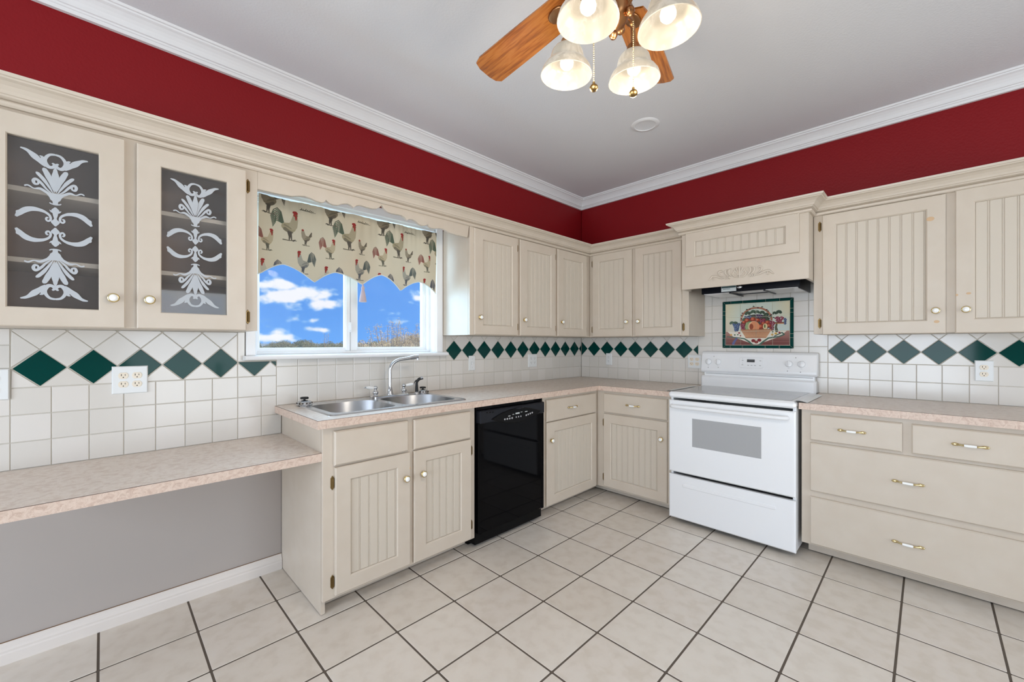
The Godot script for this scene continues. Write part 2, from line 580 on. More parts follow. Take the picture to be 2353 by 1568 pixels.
# ---------------------------------------------------------------- room shell
func room() -> void:
	var L := -6.6
	var B := 6.4
	# floor: slab with separate tiles in the part that the view takes in
	var fl := structure("floor")
	part(fl, "grout_bed", bx(V(L, -0.12, -0.16), V(0.16, -0.0016, B)), "floor_grout")
	var s := 0.309
	var x0 := -0.8007 + s
	var z0 := 0.6195 - s * 2.0
	for i in 14:
		for j in 14:
			var ax := x0 - (i + 1) * s
			var az := z0 + j * s
			var gx := 0.0042
			var r := Rect2(ax + gx, az + gx, s - 2 * gx, s - 2 * gx)
			var key := "floor_tile"
			if not cache.has(key):
				var g := Geo.new()
				g.x = Transform3D(Basis(Vector3.RIGHT, -PI / 2), Vector3.ZERO)
				g.extr(rounded(Rect2(-r.size / 2, r.size), 0.004, 2), -0.008, 0.0, 0.001)
				cache[key] = g.mesh()
			part(fl, "tile", cache[key], "floor_tile_%d" % rng.randi_range(0, 2), V(r.get_center().x, rng.randf_range(-0.0003, 0.0003), r.get_center().y))
	var ex := x0 - 14 * s
	var ez := z0 + 14 * s
	part(fl, "tiled_area", boxes([[V(L, -0.004, -0.1), V(ex, 0, B)], [V(ex, -0.004, ez), V(0.1, 0, B)]]), "floor_tile_0")
	part(fl, "tiled_edge", bx(V(x0 + 0.004, -0.004, -0.1), V(0.1, -0.0005, ez)), "floor_tile_0")
	var ce := structure("ceiling")
	part(ce, "plaster", bx(V(L, CEIL, -0.16), V(0.16, CEIL + 0.12, B)), "ceiling_paint")
	# window wall, with the opening for the window
	var wl := structure("wall_left")
	var wx0 := -2.985
	var wx1 := -1.822
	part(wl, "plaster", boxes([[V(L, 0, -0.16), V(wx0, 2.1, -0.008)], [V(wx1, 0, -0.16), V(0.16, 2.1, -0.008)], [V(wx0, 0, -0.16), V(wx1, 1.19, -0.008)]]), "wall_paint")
	part(wl, "upper_plaster", bx(V(L, 2.1, -0.16), V(0.16, CEIL, -0.008)), "red_paint", Vector3.ZERO, "dark red painted strip of wall above the cabinets")
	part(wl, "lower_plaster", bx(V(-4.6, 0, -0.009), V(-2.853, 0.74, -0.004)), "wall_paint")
	var wr := structure("wall_right", 1)
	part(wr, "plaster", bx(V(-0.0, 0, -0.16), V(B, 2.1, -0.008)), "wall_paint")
	part(wr, "upper_plaster", bx(V(-0.0, 2.1, -0.16), V(B, CEIL, -0.008)), "red_paint", Vector3.ZERO, "dark red painted strip of wall above the cabinets")
	# behind the viewer: plain walls with a wide glass door and a window, which let the daylight in
	var rear := structure("wall_rear")
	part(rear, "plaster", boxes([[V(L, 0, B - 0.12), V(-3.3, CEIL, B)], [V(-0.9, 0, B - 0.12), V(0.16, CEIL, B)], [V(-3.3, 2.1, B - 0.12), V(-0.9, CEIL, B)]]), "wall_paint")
	var fl2 := structure("wall_far_left")
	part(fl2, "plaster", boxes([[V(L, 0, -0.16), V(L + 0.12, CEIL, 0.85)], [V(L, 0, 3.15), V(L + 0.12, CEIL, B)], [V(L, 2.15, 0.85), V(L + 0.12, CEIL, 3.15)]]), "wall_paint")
	var d1 := structure("door_1")
	part(d1, "frame", boxes([[V(-3.3, 0, B - 0.08), V(-3.24, 2.1, B - 0.02)], [V(-0.96, 0, B - 0.08), V(-0.9, 2.1, B - 0.02)], [V(-2.14, 0, B - 0.08), V(-2.06, 2.1, B - 0.02)], [V(-3.3, 2.04, B - 0.08), V(-0.9, 2.1, B - 0.02)]]), "window_white")
	var d2 := structure("door_2")
	part(d2, "frame", boxes([[V(L + 0.02, 0, 0.85), V(L + 0.08, 2.15, 0.91)], [V(L + 0.02, 0, 3.09), V(L + 0.08, 2.15, 3.15)], [V(L + 0.02, 0, 1.96), V(L + 0.08, 2.15, 2.04)], [V(L + 0.02, 2.09, 0.85), V(L + 0.08, 2.15, 3.15)]]), "window_white")
	# ceiling crown moulding
	var tr := structure("trim_1")
	var g := Geo.new()
	g.mould([Vector2(-0.008, 2.66), Vector2(0.01, 2.66), Vector2(0.013, 2.674), Vector2(0.018, 2.676), Vector2(0.02, 2.683), Vector2(0.027, 2.685), Vector2(0.029, 2.694), Vector2(0.034, 2.706), Vector2(0.043, 2.719), Vector2(0.055, 2.731), Vector2(0.066, 2.737), Vector2(0.068, 2.744), Vector2(0.076, 2.745), Vector2(0.08, 2.755), Vector2(-0.008, 2.755)], [Vector2(L + 0.1, 0), Vector2(0, 0), Vector2(0, B - 0.1)])
	part(tr, "crown_moulding", g, "crown_paint")
	var bb := structure("baseboard_left")
	g = Geo.new()
	g.mould([Vector2(-0.004, 0.0), Vector2(0.015, 0.0), Vector2(0.015, 0.04), Vector2(0.012, 0.046), Vector2(0.013, 0.054), Vector2(0.009, 0.062), Vector2(0.007, 0.076), Vector2(0.002, 0.082), Vector2(-0.004, 0.082)], [Vector2(-4.6, 0), Vector2(-2.855, 0)])
	part(bb, "moulding", g, "base_trim")
	part(bb, "caulk_line", bx(V(-4.6, 0.0815, -0.004), V(-2.855, 0.0835, 0.0015)), "caulk")

func rounded(r: Rect2, q: float, k := 4) -> PackedVector2Array:
	var o := PackedVector2Array()
	var cs := [Vector2(r.end.x - q, r.position.y + q), Vector2(r.end.x - q, r.end.y - q), Vector2(r.position.x + q, r.end.y - q), Vector2(r.position.x + q, r.position.y + q)]
	for i in 4:
		for j in k + 1:
			var a := -PI / 2 + PI / 2 * (i + float(j) / k)
			o.append(cs[i] + Vector2(cos(a), sin(a)) * q)
	return o

# ---------------------------------------------------------------- glazed wall tiles, each its own piece
func clip(p: PackedVector2Array, r: Rect2) -> PackedVector2Array:
	var q := PackedVector2Array([r.position, Vector2(r.end.x, r.position.y), r.end, Vector2(r.position.x, r.end.y)])
	var o := Geometry2D.intersect_polygons(p, q)
	if o.is_empty():
		return PackedVector2Array()
	var b: PackedVector2Array = o[0]
	if Geometry2D.is_polygon_clockwise(b):
		b.reverse()
	var c := PackedVector2Array()
	for k in b:
		if c.is_empty() or (k.distance_to(c[-1]) > 0.003 and k.distance_to(c[0]) > 0.003):
			c.append(k)
	return c

func area(p: PackedVector2Array) -> float:
	var s := 0.0
	for i in p.size():
		s += p[i].cross(p[(i + 1) % p.size()])
	return absf(s) / 2.0

func tile(parent: Node3D, p: PackedVector2Array, m: String, called := "tile", gap := 0.0014) -> void:
	if p.size() < 3 or area(p) < 0.00025:
		return
	var c := Vector2.ZERO
	for k in p:
		c += k
	c /= p.size()
	var key := called
	var q := PackedVector2Array()
	for k in p:
		q.append(k - c)
		key += "%.4f,%.4f;" % [k.x - c.x, k.y - c.y]
	if not cache.has(key):
		var g := Geo.new()
		g.extr(Geo.inset(q, gap), -0.006, 0.0, 0.0016)
		cache[key] = g.mesh()
	part(parent, called, cache[key], m, V(c.x, c.y, 0))

func rect(x0: float, y0: float, x1: float, y1: float) -> PackedVector2Array:
	return PackedVector2Array([Vector2(x0, y0), Vector2(x1, y0), Vector2(x1, y1), Vector2(x0, y1)])

func white() -> String:
	return "tile_white_%d" % rng.randi_range(0, 2)

func grid(parent: Node3D, xs: Array, ys: Array) -> void:
	for i in xs.size() - 1:
		for j in ys.size() - 1:
			tile(parent, rect(xs[i], ys[j], xs[i + 1], ys[j + 1]), white())

func run(a: float, b: float, start: float, p: float) -> Array:  # joints between a and b on the grid start + k p
	var o := [a]
	var k := ceili((a - start) / p + 0.02)
	while start + k * p < b - 0.004:
		if start + k * p > a + 0.004:
			o.append(start + k * p)
		k += 1
	o.append(b)
	return o

func band(parent: Node3D, region: Rect2, c0: float, cy: float) -> void:  # green tiles on their points with white ones between
	var p := 0.1535
	var h := p / 2.0
	for i in range(floori((region.position.x - c0) / p) - 1, ceili((region.end.x - c0) / p) + 2):
		for j in range(-2, 5):
			for half in 2:
				var c := Vector2(c0 + (i + 0.5 * half) * p, cy + (j + 0.5 * half) * p)
				var q := PackedVector2Array([c + Vector2(0, -h), c + Vector2(h, 0), c + Vector2(0, h), c + Vector2(-h, 0)])
				var b := clip(q, region)
				if b.size() < 3:
					continue
				if half == 0 and j == 0:
					tile(parent, b, "tile_green", "green_tile", 0.0026)
				else:
					tile(parent, b, white())

func wall_tiles() -> void:
	var T := 0.1095
	var a := get_node("wall_left")
	part(a, "grout", boxes([[V(-4.0, 0.745, -0.009), V(-3.03, 1.33, -0.0028)], [V(-3.03, 0.745, -0.009), V(-2.853, 1.19, -0.0028)], [V(-2.853, 0.9, -0.009), V(-1.76, 1.19, -0.0028)], [V(-1.766, 0.9, -0.009), V(0.0, 1.33, -0.0028)]]), "grout")
	var xd := -3.8294
	grid(a, [-4.0, xd - T, xd], [0.757, 0.866, 0.975, 1.084, 1.163, 1.256, 1.322])
	var cols := run(xd, -2.879, xd, T)
	grid(a, cols, [0.866, 0.975, 1.0835])
	cols[-1] = -2.8535
	grid(a, cols, [0.757, 0.866])
	band(a, Rect2(xd, 1.0835, -3.064 - xd, 0.2385), -3.751, 1.161)
	band(a, Rect2(-3.064, 1.0835, 0.185, 0.082), -2.986, 1.161)
	tile(a, rect(-3.064, 1.1655, -3.03, 1.322), white())
	var xa := -2.8782
	grid(a, run(xa, -1.727, xa, T), [0.915, 1.0235, 1.132, 1.18])
	grid(a, run(-1.727, 0.0, xa, T), [0.915, 1.0235, 1.132])
	tile(a, rect(-1.765, 1.19, -1.727, 1.322), white())
	band(a, Rect2(-1.727, 1.132, 1.727, 0.19), -1.652, 1.209)
	var b := get_node("wall_right")
	part(b, "grout", boxes([[V(0, 0.9, -0.009), V(1.2, 1.33, -0.0028)], [V(1.2, 0.85, -0.009), V(2.075, 1.69, -0.0028)], [V(2.075, 0.9, -0.009), V(3.3, 1.33, -0.0028)]]), "grout")
	var zb := 0.8697
	var U := 0.1096
	var za := zb + 3 * U
	var zc := zb + 11 * U
	grid(b, run(0.0, za, zb, U), [0.915, 1.0235, 1.1315])
	band(b, Rect2(0.0, 1.1315, za, 0.1905), 0.1555, 1.209)
	grid(b, run(za, zc, zb, U), [0.915, 1.0235, 1.1315, 1.2405, 1.35, 1.4595, 1.569, 1.685])
	grid(b, run(zc, 3.3, zb, U), [0.915, 1.0235, 1.1315])
	band(b, Rect2(zc, 1.1315, 3.3 - zc, 0.1905), 2.1495, 1.209)

# ---------------------------------------------------------------- window over the sink
func window() -> void:
	var w := structure("window_1")
	var x0 := -2.985
	var x1 := -1.827
	# jamb lining, casing and stool
	part(w, "jamb", boxes([[V(x0 - 0.01, 1.19, -0.15), V(x0 + 0.006, 2.1, 0.004)], [V(x1 - 0.004, 1.19, -0.15), V(x1 + 0.012, 2.1, 0.004)], [V(x0, 2.085, -0.15), V(x1, 2.105, 0.004)], [V(x0, 1.185, -0.15), V(x1, 1.2, 0.0)]]), "window_white")
	part(w, "casing", boxes([[V(-3.028, 1.195, -0.004), V(x0 + 0.004, 2.16, 0.018)], [V(x1, 1.195, -0.004), V(-1.768, 2.16, 0.02)], [V(-3.028, 2.1, -0.004), V(-1.768, 2.16, 0.018)]], 0.005), "window_white")
	var g := Geo.new()
	g.mould([Vector2(-0.06, 1.173), Vector2(0.05, 1.173), Vector2(0.057, 1.177), Vector2(0.06, 1.185), Vector2(0.057, 1.193), Vector2(0.05, 1.197), Vector2(-0.06, 1.197)], [Vector2(-3.04, 0), Vector2(-1.745, 0)])
	part(w, "sill", g, "window_white")
	# vinyl sliding frame, two sashes, meeting stile, latch
	part(w, "frame", boxes([[V(x0, 1.2, -0.13), V(x1, 1.216, -0.062)], [V(x0, 2.05, -0.13), V(x1, 2.09, -0.062)], [V(x0, 1.2, -0.13), V(x0 + 0.025, 2.09, -0.062)], [V(x1 - 0.025, 1.2, -0.13), V(x1, 2.09, -0.062)]], 0.003), "window_white")
	var sl := part(w, "sash", frame_geo(Rect2(-2.97, 1.212, 0.535, 0.85), Rect2(-2.945, 1.238, 0.477, 0.79), -0.092, -0.07, 0.003), "window_white")
	part(sl, "pane", bx(V(-2.951, 1.232, -0.083), V(-2.462, 2.034, -0.079)), "window_glass")
	var sr := part(w, "sash", frame_geo(Rect2(-2.44, 1.212, 0.6, 0.85), Rect2(-2.372, 1.238, 0.494, 0.79), -0.122, -0.09, 0.003), "window_white")
	part(sr, "pane", bx(V(-2.378, 1.232, -0.108), V(-1.872, 2.034, -0.104)), "window_glass")
	part(w, "meeting_stile", boxes([[V(-2.463, 1.216, -0.074), V(-2.437, 2.05, -0.058)], [V(-2.432, 1.216, -0.084), V(-2.385, 2.05, -0.066)]], 0.003), "window_white")
	part(w, "latch", boxes([[V(-2.447, 1.335, -0.06), V(-2.427, 1.40, -0.05)], [V(-2.442, 1.345, -0.05), V(-2.433, 1.39, -0.04)]], 0.002), "window_white")

func frame_geo(o: Rect2, i: Rect2, z0: float, z1: float, e: float) -> Geo:
	var g := Geo.new()
	g.frame(o, i, z0, z1, e, e)
	g.back(o, i, z0)
	return g

# ---------------------------------------------------------------- cabinet fittings
func knob_mesh() -> ArrayMesh:
	if not cache.has("knob"):
		var g := Geo.new()
		g.x = Transform3D(Basis(Vector3.RIGHT, PI / 2), Vector3.ZERO)
		g.lathe([Vector2(0.011, 0), Vector2(0.011, 0.002), Vector2(0.006, 0.005), Vector2(0.006, 0.012), Vector2(0.0165, 0.016), Vector2(0.018, 0.0185), Vector2(0.0165, 0.021), Vector2(0.0125, 0.0215)], 18)
		var m := g.mesh()
		g = Geo.new()
		g.x = Transform3D(Basis(Vector3.RIGHT, PI / 2), Vector3.ZERO)
		g.lathe([Vector2(0.0135, 0.0205), Vector2(0.0125, 0.0235), Vector2(0.009, 0.026), Vector2(0.0045, 0.0272), Vector2(0, 0.0275)], 18)
		cache.knob = g.mesh(m)
	return cache.knob

func pull_mesh() -> ArrayMesh:
	if not cache.has("pull"):
		var g := Geo.new()
		for s in [-1.0, 1.0]:
			g.ball(V(s * 0.048, 0, 0.006), V(0.0145, 0.0078, 0.006), 10)
			g.tube([V(s * 0.042, 0, 0.008), V(s * 0.034, 0, 0.014), V(s * 0.026, 0, 0.019), V(s * 0.0195, 0, 0.021)], [0.005, 0.0042, 0.0042, 0.0058], 8)
			g.tube([V(s * 0.05, 0, 0.0), V(s * 0.05, 0, 0.006)], 0.005, 8)
		var m := g.mesh()
		g = Geo.new()
		g.tube([V(-0.02, 0, 0.021), V(-0.014, 0, 0.0215), V(0, 0, 0.022), V(0.014, 0, 0.0215), V(0.02, 0, 0.021)], [0.0056, 0.0066, 0.007, 0.0066, 0.0056], 10)
		cache.pull = g.mesh(m)
	return cache.pull

func hinge_mesh() -> ArrayMesh:
	if not cache.has("hinge"):
		var g := Geo.new()
		g.extr(PackedVector2Array([Vector2(-0.004, -0.028), Vector2(0.0, -0.034), Vector2(0.004, -0.028), Vector2(0.0085, -0.022), Vector2(0.0085, 0.022), Vector2(0.004, 0.028), Vector2(0, 0.034), Vector2(-0.004, 0.028), Vector2(-0.0085, 0.022), Vector2(-0.0085, -0.022)]), 0.0, 0.003, 0.001)
		g.tube([V(0.002, -0.024, 0.005), V(0.002, -0.02, 0.005), V(0.002, 0.02, 0.005), V(0.002, 0.024, 0.005)], [0.0028, 0.0046, 0.0046, 0.0028], 8)
		cache.hinge = g.mesh()
	return cache.hinge

func slab(w: Rect2, z0: float, z1: float, e := 0.006) -> Geo:
	var g := Geo.new()
	g.extr(rect(w.position.x, w.position.y, w.end.x, w.end.y), z0, z1, e)
	return g

func bead_door(parent: Node3D, called: String, r: Rect2, pn: Rect2, z0: float, fit: Dictionary) -> MeshInstance3D:
	# frame with a routed opening and tongued boards behind it
	var g := Geo.new()
	g.frame(r, pn, z0, z0 + 0.02, 0.004, 0.006)
	var d := part(parent, called, g, "cream")
	var n := maxi(2, roundi(pn.size.x / 0.049))
	var w := pn.size.x / n
	for i in n:
		var key := "board%.4f,%.4f" % [w, pn.size.y]
		if not cache.has(key):
			var b := Geo.new()
			var hh := pn.size.y / 2.0
			var hw := w / 2.0 - 0.0008
			b.extr(rect(-hw, -hh, hw - 0.006, hh), -0.004, 0.0, 0.0022)
			b.extr(rect(hw - 0.0055, -hh, hw, hh), -0.004, -0.0004, 0.0018)
			cache[key] = b.mesh()
		part(d, "board", cache[key], "cream_board", V(pn.position.x + (i + 0.5) * w, pn.get_center().y, z0 + 0.0115))
	part(d, "backing", bx(V(pn.position.x, pn.position.y, z0 + 0.004), V(pn.end.x, pn.end.y, z0 + 0.0085)), "cream")
	fittings(d, z0, fit)
	return d

func fittings(d: Node3D, z0: float, fit: Dictionary) -> void:
	if fit.has("knob"):
		part(d, "knob", knob_mesh(), ["brass", "porcelain"], V(fit.knob.x, fit.knob.y, z0 + 0.02), "white porcelain knob in a brass ring")
	for h in fit.get("hinges", []):
		part(d, "hinge", hinge_mesh(), "antique_brass", V(h.x, h.y, z0 + 0.0002))
	if fit.has("pull"):
		part(d, "pull", pull_mesh(), ["brass", "porcelain"], V(fit.pull.x, fit.pull.y, z0 + 0.02), "brass pull with a white porcelain middle")
	for k in fit.get("spots", []):
		var g := Geo.new()
		g.ball(V(k[0], k[1], z0 + 0.02), V(k[2], k[3], 0.0006), 14)
		part(d, "knot_mark", g, "knot_stain", Vector3.ZERO, "brown knot showing through the paint")

# face frame: a slab with the openings filled by the carcass behind; drawn as stiles and rails
func carcass(parent: Node3D, x0: float, x1: float, y0: float, y1: float, depth: float, z0 := 0.0) -> void:
	part(parent, "body", bx(V(x0, y0, z0), V(x1, y1, depth - 0.019)), "cream")
	part(parent, "face_frame", bx(V(x0, y0, depth - 0.019), V(x1, y1, depth), 0.0015), "cream")

func upper_cabinets() -> void:
	var y0 := 1.322
	var y1 := 2.1
	# glass-front cabinet
	var c := thing("glass_front_cabinet", "cream wall cabinet with two etched glass doors, left of the window", "cabinet", V(-3.48, y0, 0.16))
	part(c, "carcass", boxes([[V(-3.92, y0, 0.001), V(-3.902, y1, 0.311)], [V(-3.07, y0, 0.001), V(-3.052, y1, 0.311)], [V(-3.902, y0, 0.001), V(-3.07, y0 + 0.018, 0.311)], [V(-3.902, y1 - 0.018, 0.001), V(-3.07, y1, 0.311)], [V(-3.496, y0 + 0.018, 0.012), V(-3.484, y1 - 0.018, 0.311)]]), "cream")
	part(c, "back_panel", bx(V(-3.902, y0 + 0.018, 0.001), V(-3.07, y1 - 0.018, 0.009)), "interior")
	for y in [1.551, 1.803]:
		for h in [[-3.902, -3.497], [-3.483, -3.07]]:
			part(c, "shelf", bx(V(h[0], y, 0.012), V(h[1], y + 0.018, 0.296), 0.001), "cream")
	var g := Geo.new()
	g.frame(Rect2(-3.92, y0, 0.434, y1 - y0), Rect2(-3.86, y0 + 0.05, 0.335, 0.67), 0.311, 0.33, 0.0, 0.0)
	g.frame(Rect2(-3.486, y0, 0.436, y1 - y0), Rect2(-3.455, y0 + 0.05, 0.335, 0.67), 0.311, 0.33, 0.0, 0.0)
	part(c, "face_frame", g, "cream")
	glass_door(c, Rect2(-3.876, 1.322, 0.37, 0.74), Rect2(-3.802, 1.39, 0.222, 0.593), Vector2(-3.54, 1.437), [Vector2(-3.884, 1.995), Vector2(-3.884, 1.386)])
	glass_door(c, Rect2(-3.473, 1.322, 0.375, 0.74), Rect2(-3.398, 1.39, 0.225, 0.597), Vector2(-3.435, 1.437), [Vector2(-3.089, 1.995), Vector2(-3.089, 1.386)])
	# three doors between the window and the corner
	c = thing("wall_cabinet", "cream three-door wall cabinet between the window and the corner", "cabinet", V(-1.05, y0, 0.16))
	carcass(c, -1.765, -0.001, y0, y1, 0.33, 0.001)
	for k in [[-1.737, -1.31, -1.654, -1.371, -1.69, -1.3], [-1.282, -0.853, -1.198, -0.916, -1.238, -0.843], [-0.824, -0.399, -0.741, -0.473, -0.772, -0.39]]:
		bead_door(c, "door", Rect2(k[0], 1.325, k[1] - k[0], 0.743), Rect2(k[2], 1.395, k[3] - k[2], 0.6), 0.33, {"knob": Vector2(k[4], 1.446), "hinges": [Vector2(k[5], 1.995), Vector2(k[5], 1.39)]})
	# two doors between the corner and the hood
	c = thing("wall_cabinet", "cream two-door wall cabinet between the corner and the stove hood", "cabinet", V(0.8, y0, 0.16), 1)
	carcass(c, 0.332, 1.252, y0, y1, 0.33, 0.001)
	bead_door(c, "door", Rect2(0.374, 1.325, 0.399, 0.748), Rect2(0.45, 1.396, 0.244, 0.608), 0.33, {"knob": Vector2(0.728, 1.45), "hinges": [Vector2(0.364, 2.0), Vector2(0.364, 1.39)]})
	bead_door(c, "door", Rect2(0.805, 1.325, 0.396, 0.748), Rect2(0.877, 1.397, 0.247, 0.607), 0.33, {"knob": Vector2(0.838, 1.449), "hinges": [Vector2(1.212, 2.0), Vector2(1.212, 1.392)]})
	# two doors right of the hood
	c = thing("wall_cabinet", "cream two-door wall cabinet right of the stove hood, knots showing through paint", "cabinet", V(2.65, y0, 0.16), 1)
	carcass(c, 2.047, 3.25, y0, y1, 0.33, 0.001)
	bead_door(c, "door", Rect2(2.094, 1.318, 0.537, 0.752), Rect2(2.165, 1.392, 0.39, 0.605), 0.33, {"knob": Vector2(2.593, 1.441), "hinges": [Vector2(2.079, 2.004), Vector2(2.079, 1.39)], "spots": [[2.573, 1.945, 0.016, 0.012], [2.597, 1.381, 0.011, 0.008]]})
	bead_door(c, "door", Rect2(2.666, 1.318, 0.537, 0.758), Rect2(2.737, 1.394, 0.39, 0.604), 0.33, {"knob": Vector2(2.704, 1.441), "hinges": [Vector2(3.215, 2.004), Vector2(3.215, 1.39)], "spots": [[2.714, 1.525, 0.009, 0.006], [2.672, 1.52, 0.005, 0.006]]})
	# crown on the cabinets, running into the corner
	var tr := structure("trim_2")
	g = Geo.new()
	g.mould(crown_profile(), [Vector2(-3.92, 0.33), Vector2(-0.33, 0.33), Vector2(-0.33, 3.25)])
	part(tr, "crown_moulding", g, "cream")
	# scalloped board above the window
	c = thing("scalloped_board", "cream scalloped wooden board spanning above the window between two cabinets", "board", V(-2.41, 2.0, 0.32))
	var q := PackedVector2Array([Vector2(-3.05, 2.1)])
	var pts := [[-3.05, 1.994], [-2.96, 1.994], [-2.9, 1.997], [-2.87, 2.006], [-2.84, 2.013], [-2.81, 2.01], [-2.78, 2.002], [-2.755, 2.0], [-2.741, 2.006], [-2.733, 2.019], [-2.715, 2.008], [-2.695, 2.003], [-2.67, 2.006], [-2.645, 2.02], [-2.62, 2.027], [-2.6, 2.024], [-2.583, 2.014], [-2.567, 2.028], [-2.545, 2.036], [-2.51, 2.034], [-2.475, 2.033], [-2.45, 2.038], [-2.432, 2.05], [-2.417, 2.066]]
	for k in pts:
		q.append(Vector2(k[0], k[1]))
	for i in range(pts.size() - 2, -1, -1):
		q.append(Vector2(minf(-4.834 - pts[i][0], -1.765), pts[i][1]))
	q.append(Vector2(-1.765, 2.1))
	g = Geo.new()
	g.extr(q, 0.311, 0.33, 0.002, true)
	part(c, "board", g, "cream")

func crown_profile() -> Array:
	return [Vector2(-0.005, 2.074), Vector2(0.012, 2.074), Vector2(0.018, 2.08), Vector2(0.019, 2.088), Vector2(0.014, 2.094), Vector2(0.006, 2.097), Vector2(0.024, 2.103), Vector2(0.026, 2.108), Vector2(0.032, 2.11), Vector2(0.036, 2.12), Vector2(0.046, 2.133), Vector2(0.06, 2.142), Vector2(0.074, 2.146), Vector2(0.076, 2.151), Vector2(0.083, 2.152), Vector2(0.086, 2.163), Vector2(-0.005, 2.163)]

var layer := 0
func ribbon(g: Geo, p: Array, w: Array, o: Callable) -> void:  # a tapering band along a smooth line, flat in xy
	var c := Curve3D.new()
	for i in p.size():
		var tn: Vector2 = (p[mini(i + 1, p.size() - 1)] - p[maxi(i - 1, 0)]) / 6.0
		c.add_point(V(p[i].x, p[i].y, 0), V(-tn.x, -tn.y, 0), V(tn.x, tn.y, 0))
	var m := (p.size() - 1) * 5
	var last := []
	layer = (layer + 1) % 64
	for k in m + 1:
		var lift := V(0, 0, layer * 0.00004 + k * 0.0000006)
		var s := float(k) / m * (p.size() - 1)
		var i := mini(int(s), p.size() - 2)
		var at := c.sample(i, s - i)
		var e := c.sample(i, minf(s - i + 0.02, 1.0)) - c.sample(i, maxf(s - i - 0.02, 0.0))
		var d := Vector2(e.x, e.y).normalized()
		var hw: float = lerpf(w[i], w[i + 1], smoothstep(0, 1, s - i)) / 2.0
		var nn := Vector2(-d.y, d.x) * hw
		var a: Vector3 = o.call(Vector2(at.x, at.y) + nn) + lift
		var b: Vector3 = o.call(Vector2(at.x, at.y) - nn) + lift
		if last:
			g.quad(last[0], last[1], b, a, Vector3(0, 0, 1))
		last = [a, b]

func glass_door(parent: Node3D, r: Rect2, pn: Rect2, kn: Vector2, hinges: Array) -> void:
	var z0 := 0.33
	var g := Geo.new()
	g.frame(r, pn, z0, z0 + 0.02, 0.004, 0.003)
	g.back(r, pn, z0)
	var d := part(parent, "door", g, "cream")
	part(d, "pane", bx(V(pn.position.x - 0.005, pn.position.y - 0.005, z0 + 0.004), V(pn.end.x + 0.005, pn.end.y + 0.005, z0 + 0.007)), "cabinet_glass")
	g = Geo.new()
	var asp := pn.size.y / pn.size.x
	for fv in [0, 1]:
		for fu in [0, 1]:
			var o := func(p: Vector2) -> Vector3:
				var u := p.x if fu == 0 else 1.0 - p.x
				var v := p.y / asp if fv == 0 else 1.01 - p.y / asp
				return V(pn.position.x + u * pn.size.x, pn.end.y - v * pn.size.y, z0 + 0.0075)
			var q := func(a: Array) -> Array:
				var out := []
				for i in range(0, a.size(), 2):
					out.append(Vector2(a[i], a[i + 1] * asp))
				return out
			# winged scroll
			ribbon(g, q.call([0.13, 0.062, 0.2, 0.07, 0.28, 0.098, 0.35, 0.128, 0.39, 0.148]), [0.020, 0.044, 0.085, 0.051, 0.014], o)
			ribbon(g, q.call([0.33, 0.088, 0.36, 0.095, 0.35, 0.115]), [0.013, 0.039, 0.039], o)
			ribbon(g, q.call([0.5, 0.064, 0.44, 0.07, 0.4, 0.09, 0.385, 0.115, 0.42, 0.143, 0.47, 0.143, 0.49, 0.127, 0.465, 0.118]), [0.030, 0.036, 0.042, 0.051, 0.054, 0.045, 0.036, 0.024], o)
			# shell of seven leaves
			if fu == 0: ribbon(g, q.call([0.5, 0.29, 0.5, 0.25, 0.5, 0.2, 0.5, 0.165, 0.5, 0.142]), [0.01, 0.05, 0.085, 0.05, 0.006], o)
			ribbon(g, q.call([0.49, 0.295, 0.46, 0.25, 0.42, 0.2, 0.385, 0.168, 0.365, 0.158]), [0.008, 0.04, 0.07, 0.06, 0.02], o)
			ribbon(g, q.call([0.475, 0.3, 0.43, 0.265, 0.37, 0.225, 0.315, 0.198, 0.29, 0.19]), [0.008, 0.03, 0.048, 0.045, 0.016], o)
			ribbon(g, q.call([0.46, 0.303, 0.4, 0.28, 0.345, 0.25, 0.29, 0.232, 0.265, 0.245, 0.28, 0.262, 0.315, 0.258, 0.31, 0.246]), [0.008, 0.026, 0.036, 0.04, 0.04, 0.034, 0.026, 0.014], o)
			ribbon(g, q.call([0.5, 0.312, 0.42, 0.305, 0.34, 0.286, 0.27, 0.29, 0.21, 0.277, 0.17, 0.283]), [0.046, 0.039, 0.039, 0.018, 0.023, 0.021], o)
			# urn foot
			if fu == 0: ribbon(g, q.call([0.5, 0.3, 0.5, 0.335, 0.5, 0.352, 0.5, 0.372]), [0.22, 0.12, 0.06, 0.05], o)
			ribbon(g, q.call([0.5, 0.366, 0.46, 0.366, 0.435, 0.36]), [0.022, 0.02, 0.014], o)
			# arabesque with a small lily
			if fu == 0: ribbon(g, q.call([0.5, 0.385, 0.5, 0.405, 0.5, 0.43, 0.5, 0.455, 0.5, 0.475, 0.5, 0.5]), [0.02, 0.09, 0.055, 0.03, 0.1, 0.02], o)
			ribbon(g, q.call([0.5, 0.42, 0.46, 0.414, 0.435, 0.404]), [0.02, 0.025, 0.006], o)
			ribbon(g, q.call([0.425, 0.456, 0.408, 0.453, 0.4, 0.465, 0.422, 0.474, 0.448, 0.463, 0.44, 0.441, 0.4, 0.425, 0.34, 0.415, 0.26, 0.413, 0.19, 0.423, 0.13, 0.445, 0.085, 0.471]), [0.016, 0.022, 0.026, 0.028, 0.028, 0.03, 0.036, 0.05, 0.07, 0.08, 0.07, 0.03], o)
			ribbon(g, q.call([0.15, 0.432, 0.105, 0.442, 0.1, 0.452]), [0.028, 0.042, 0.014], o)
	part(d, "etching", g, "etched", Vector3.ZERO, "frosted scroll and shell ornament on the glass")
	fittings(d, z0, {"knob": kn, "hinges": hinges})

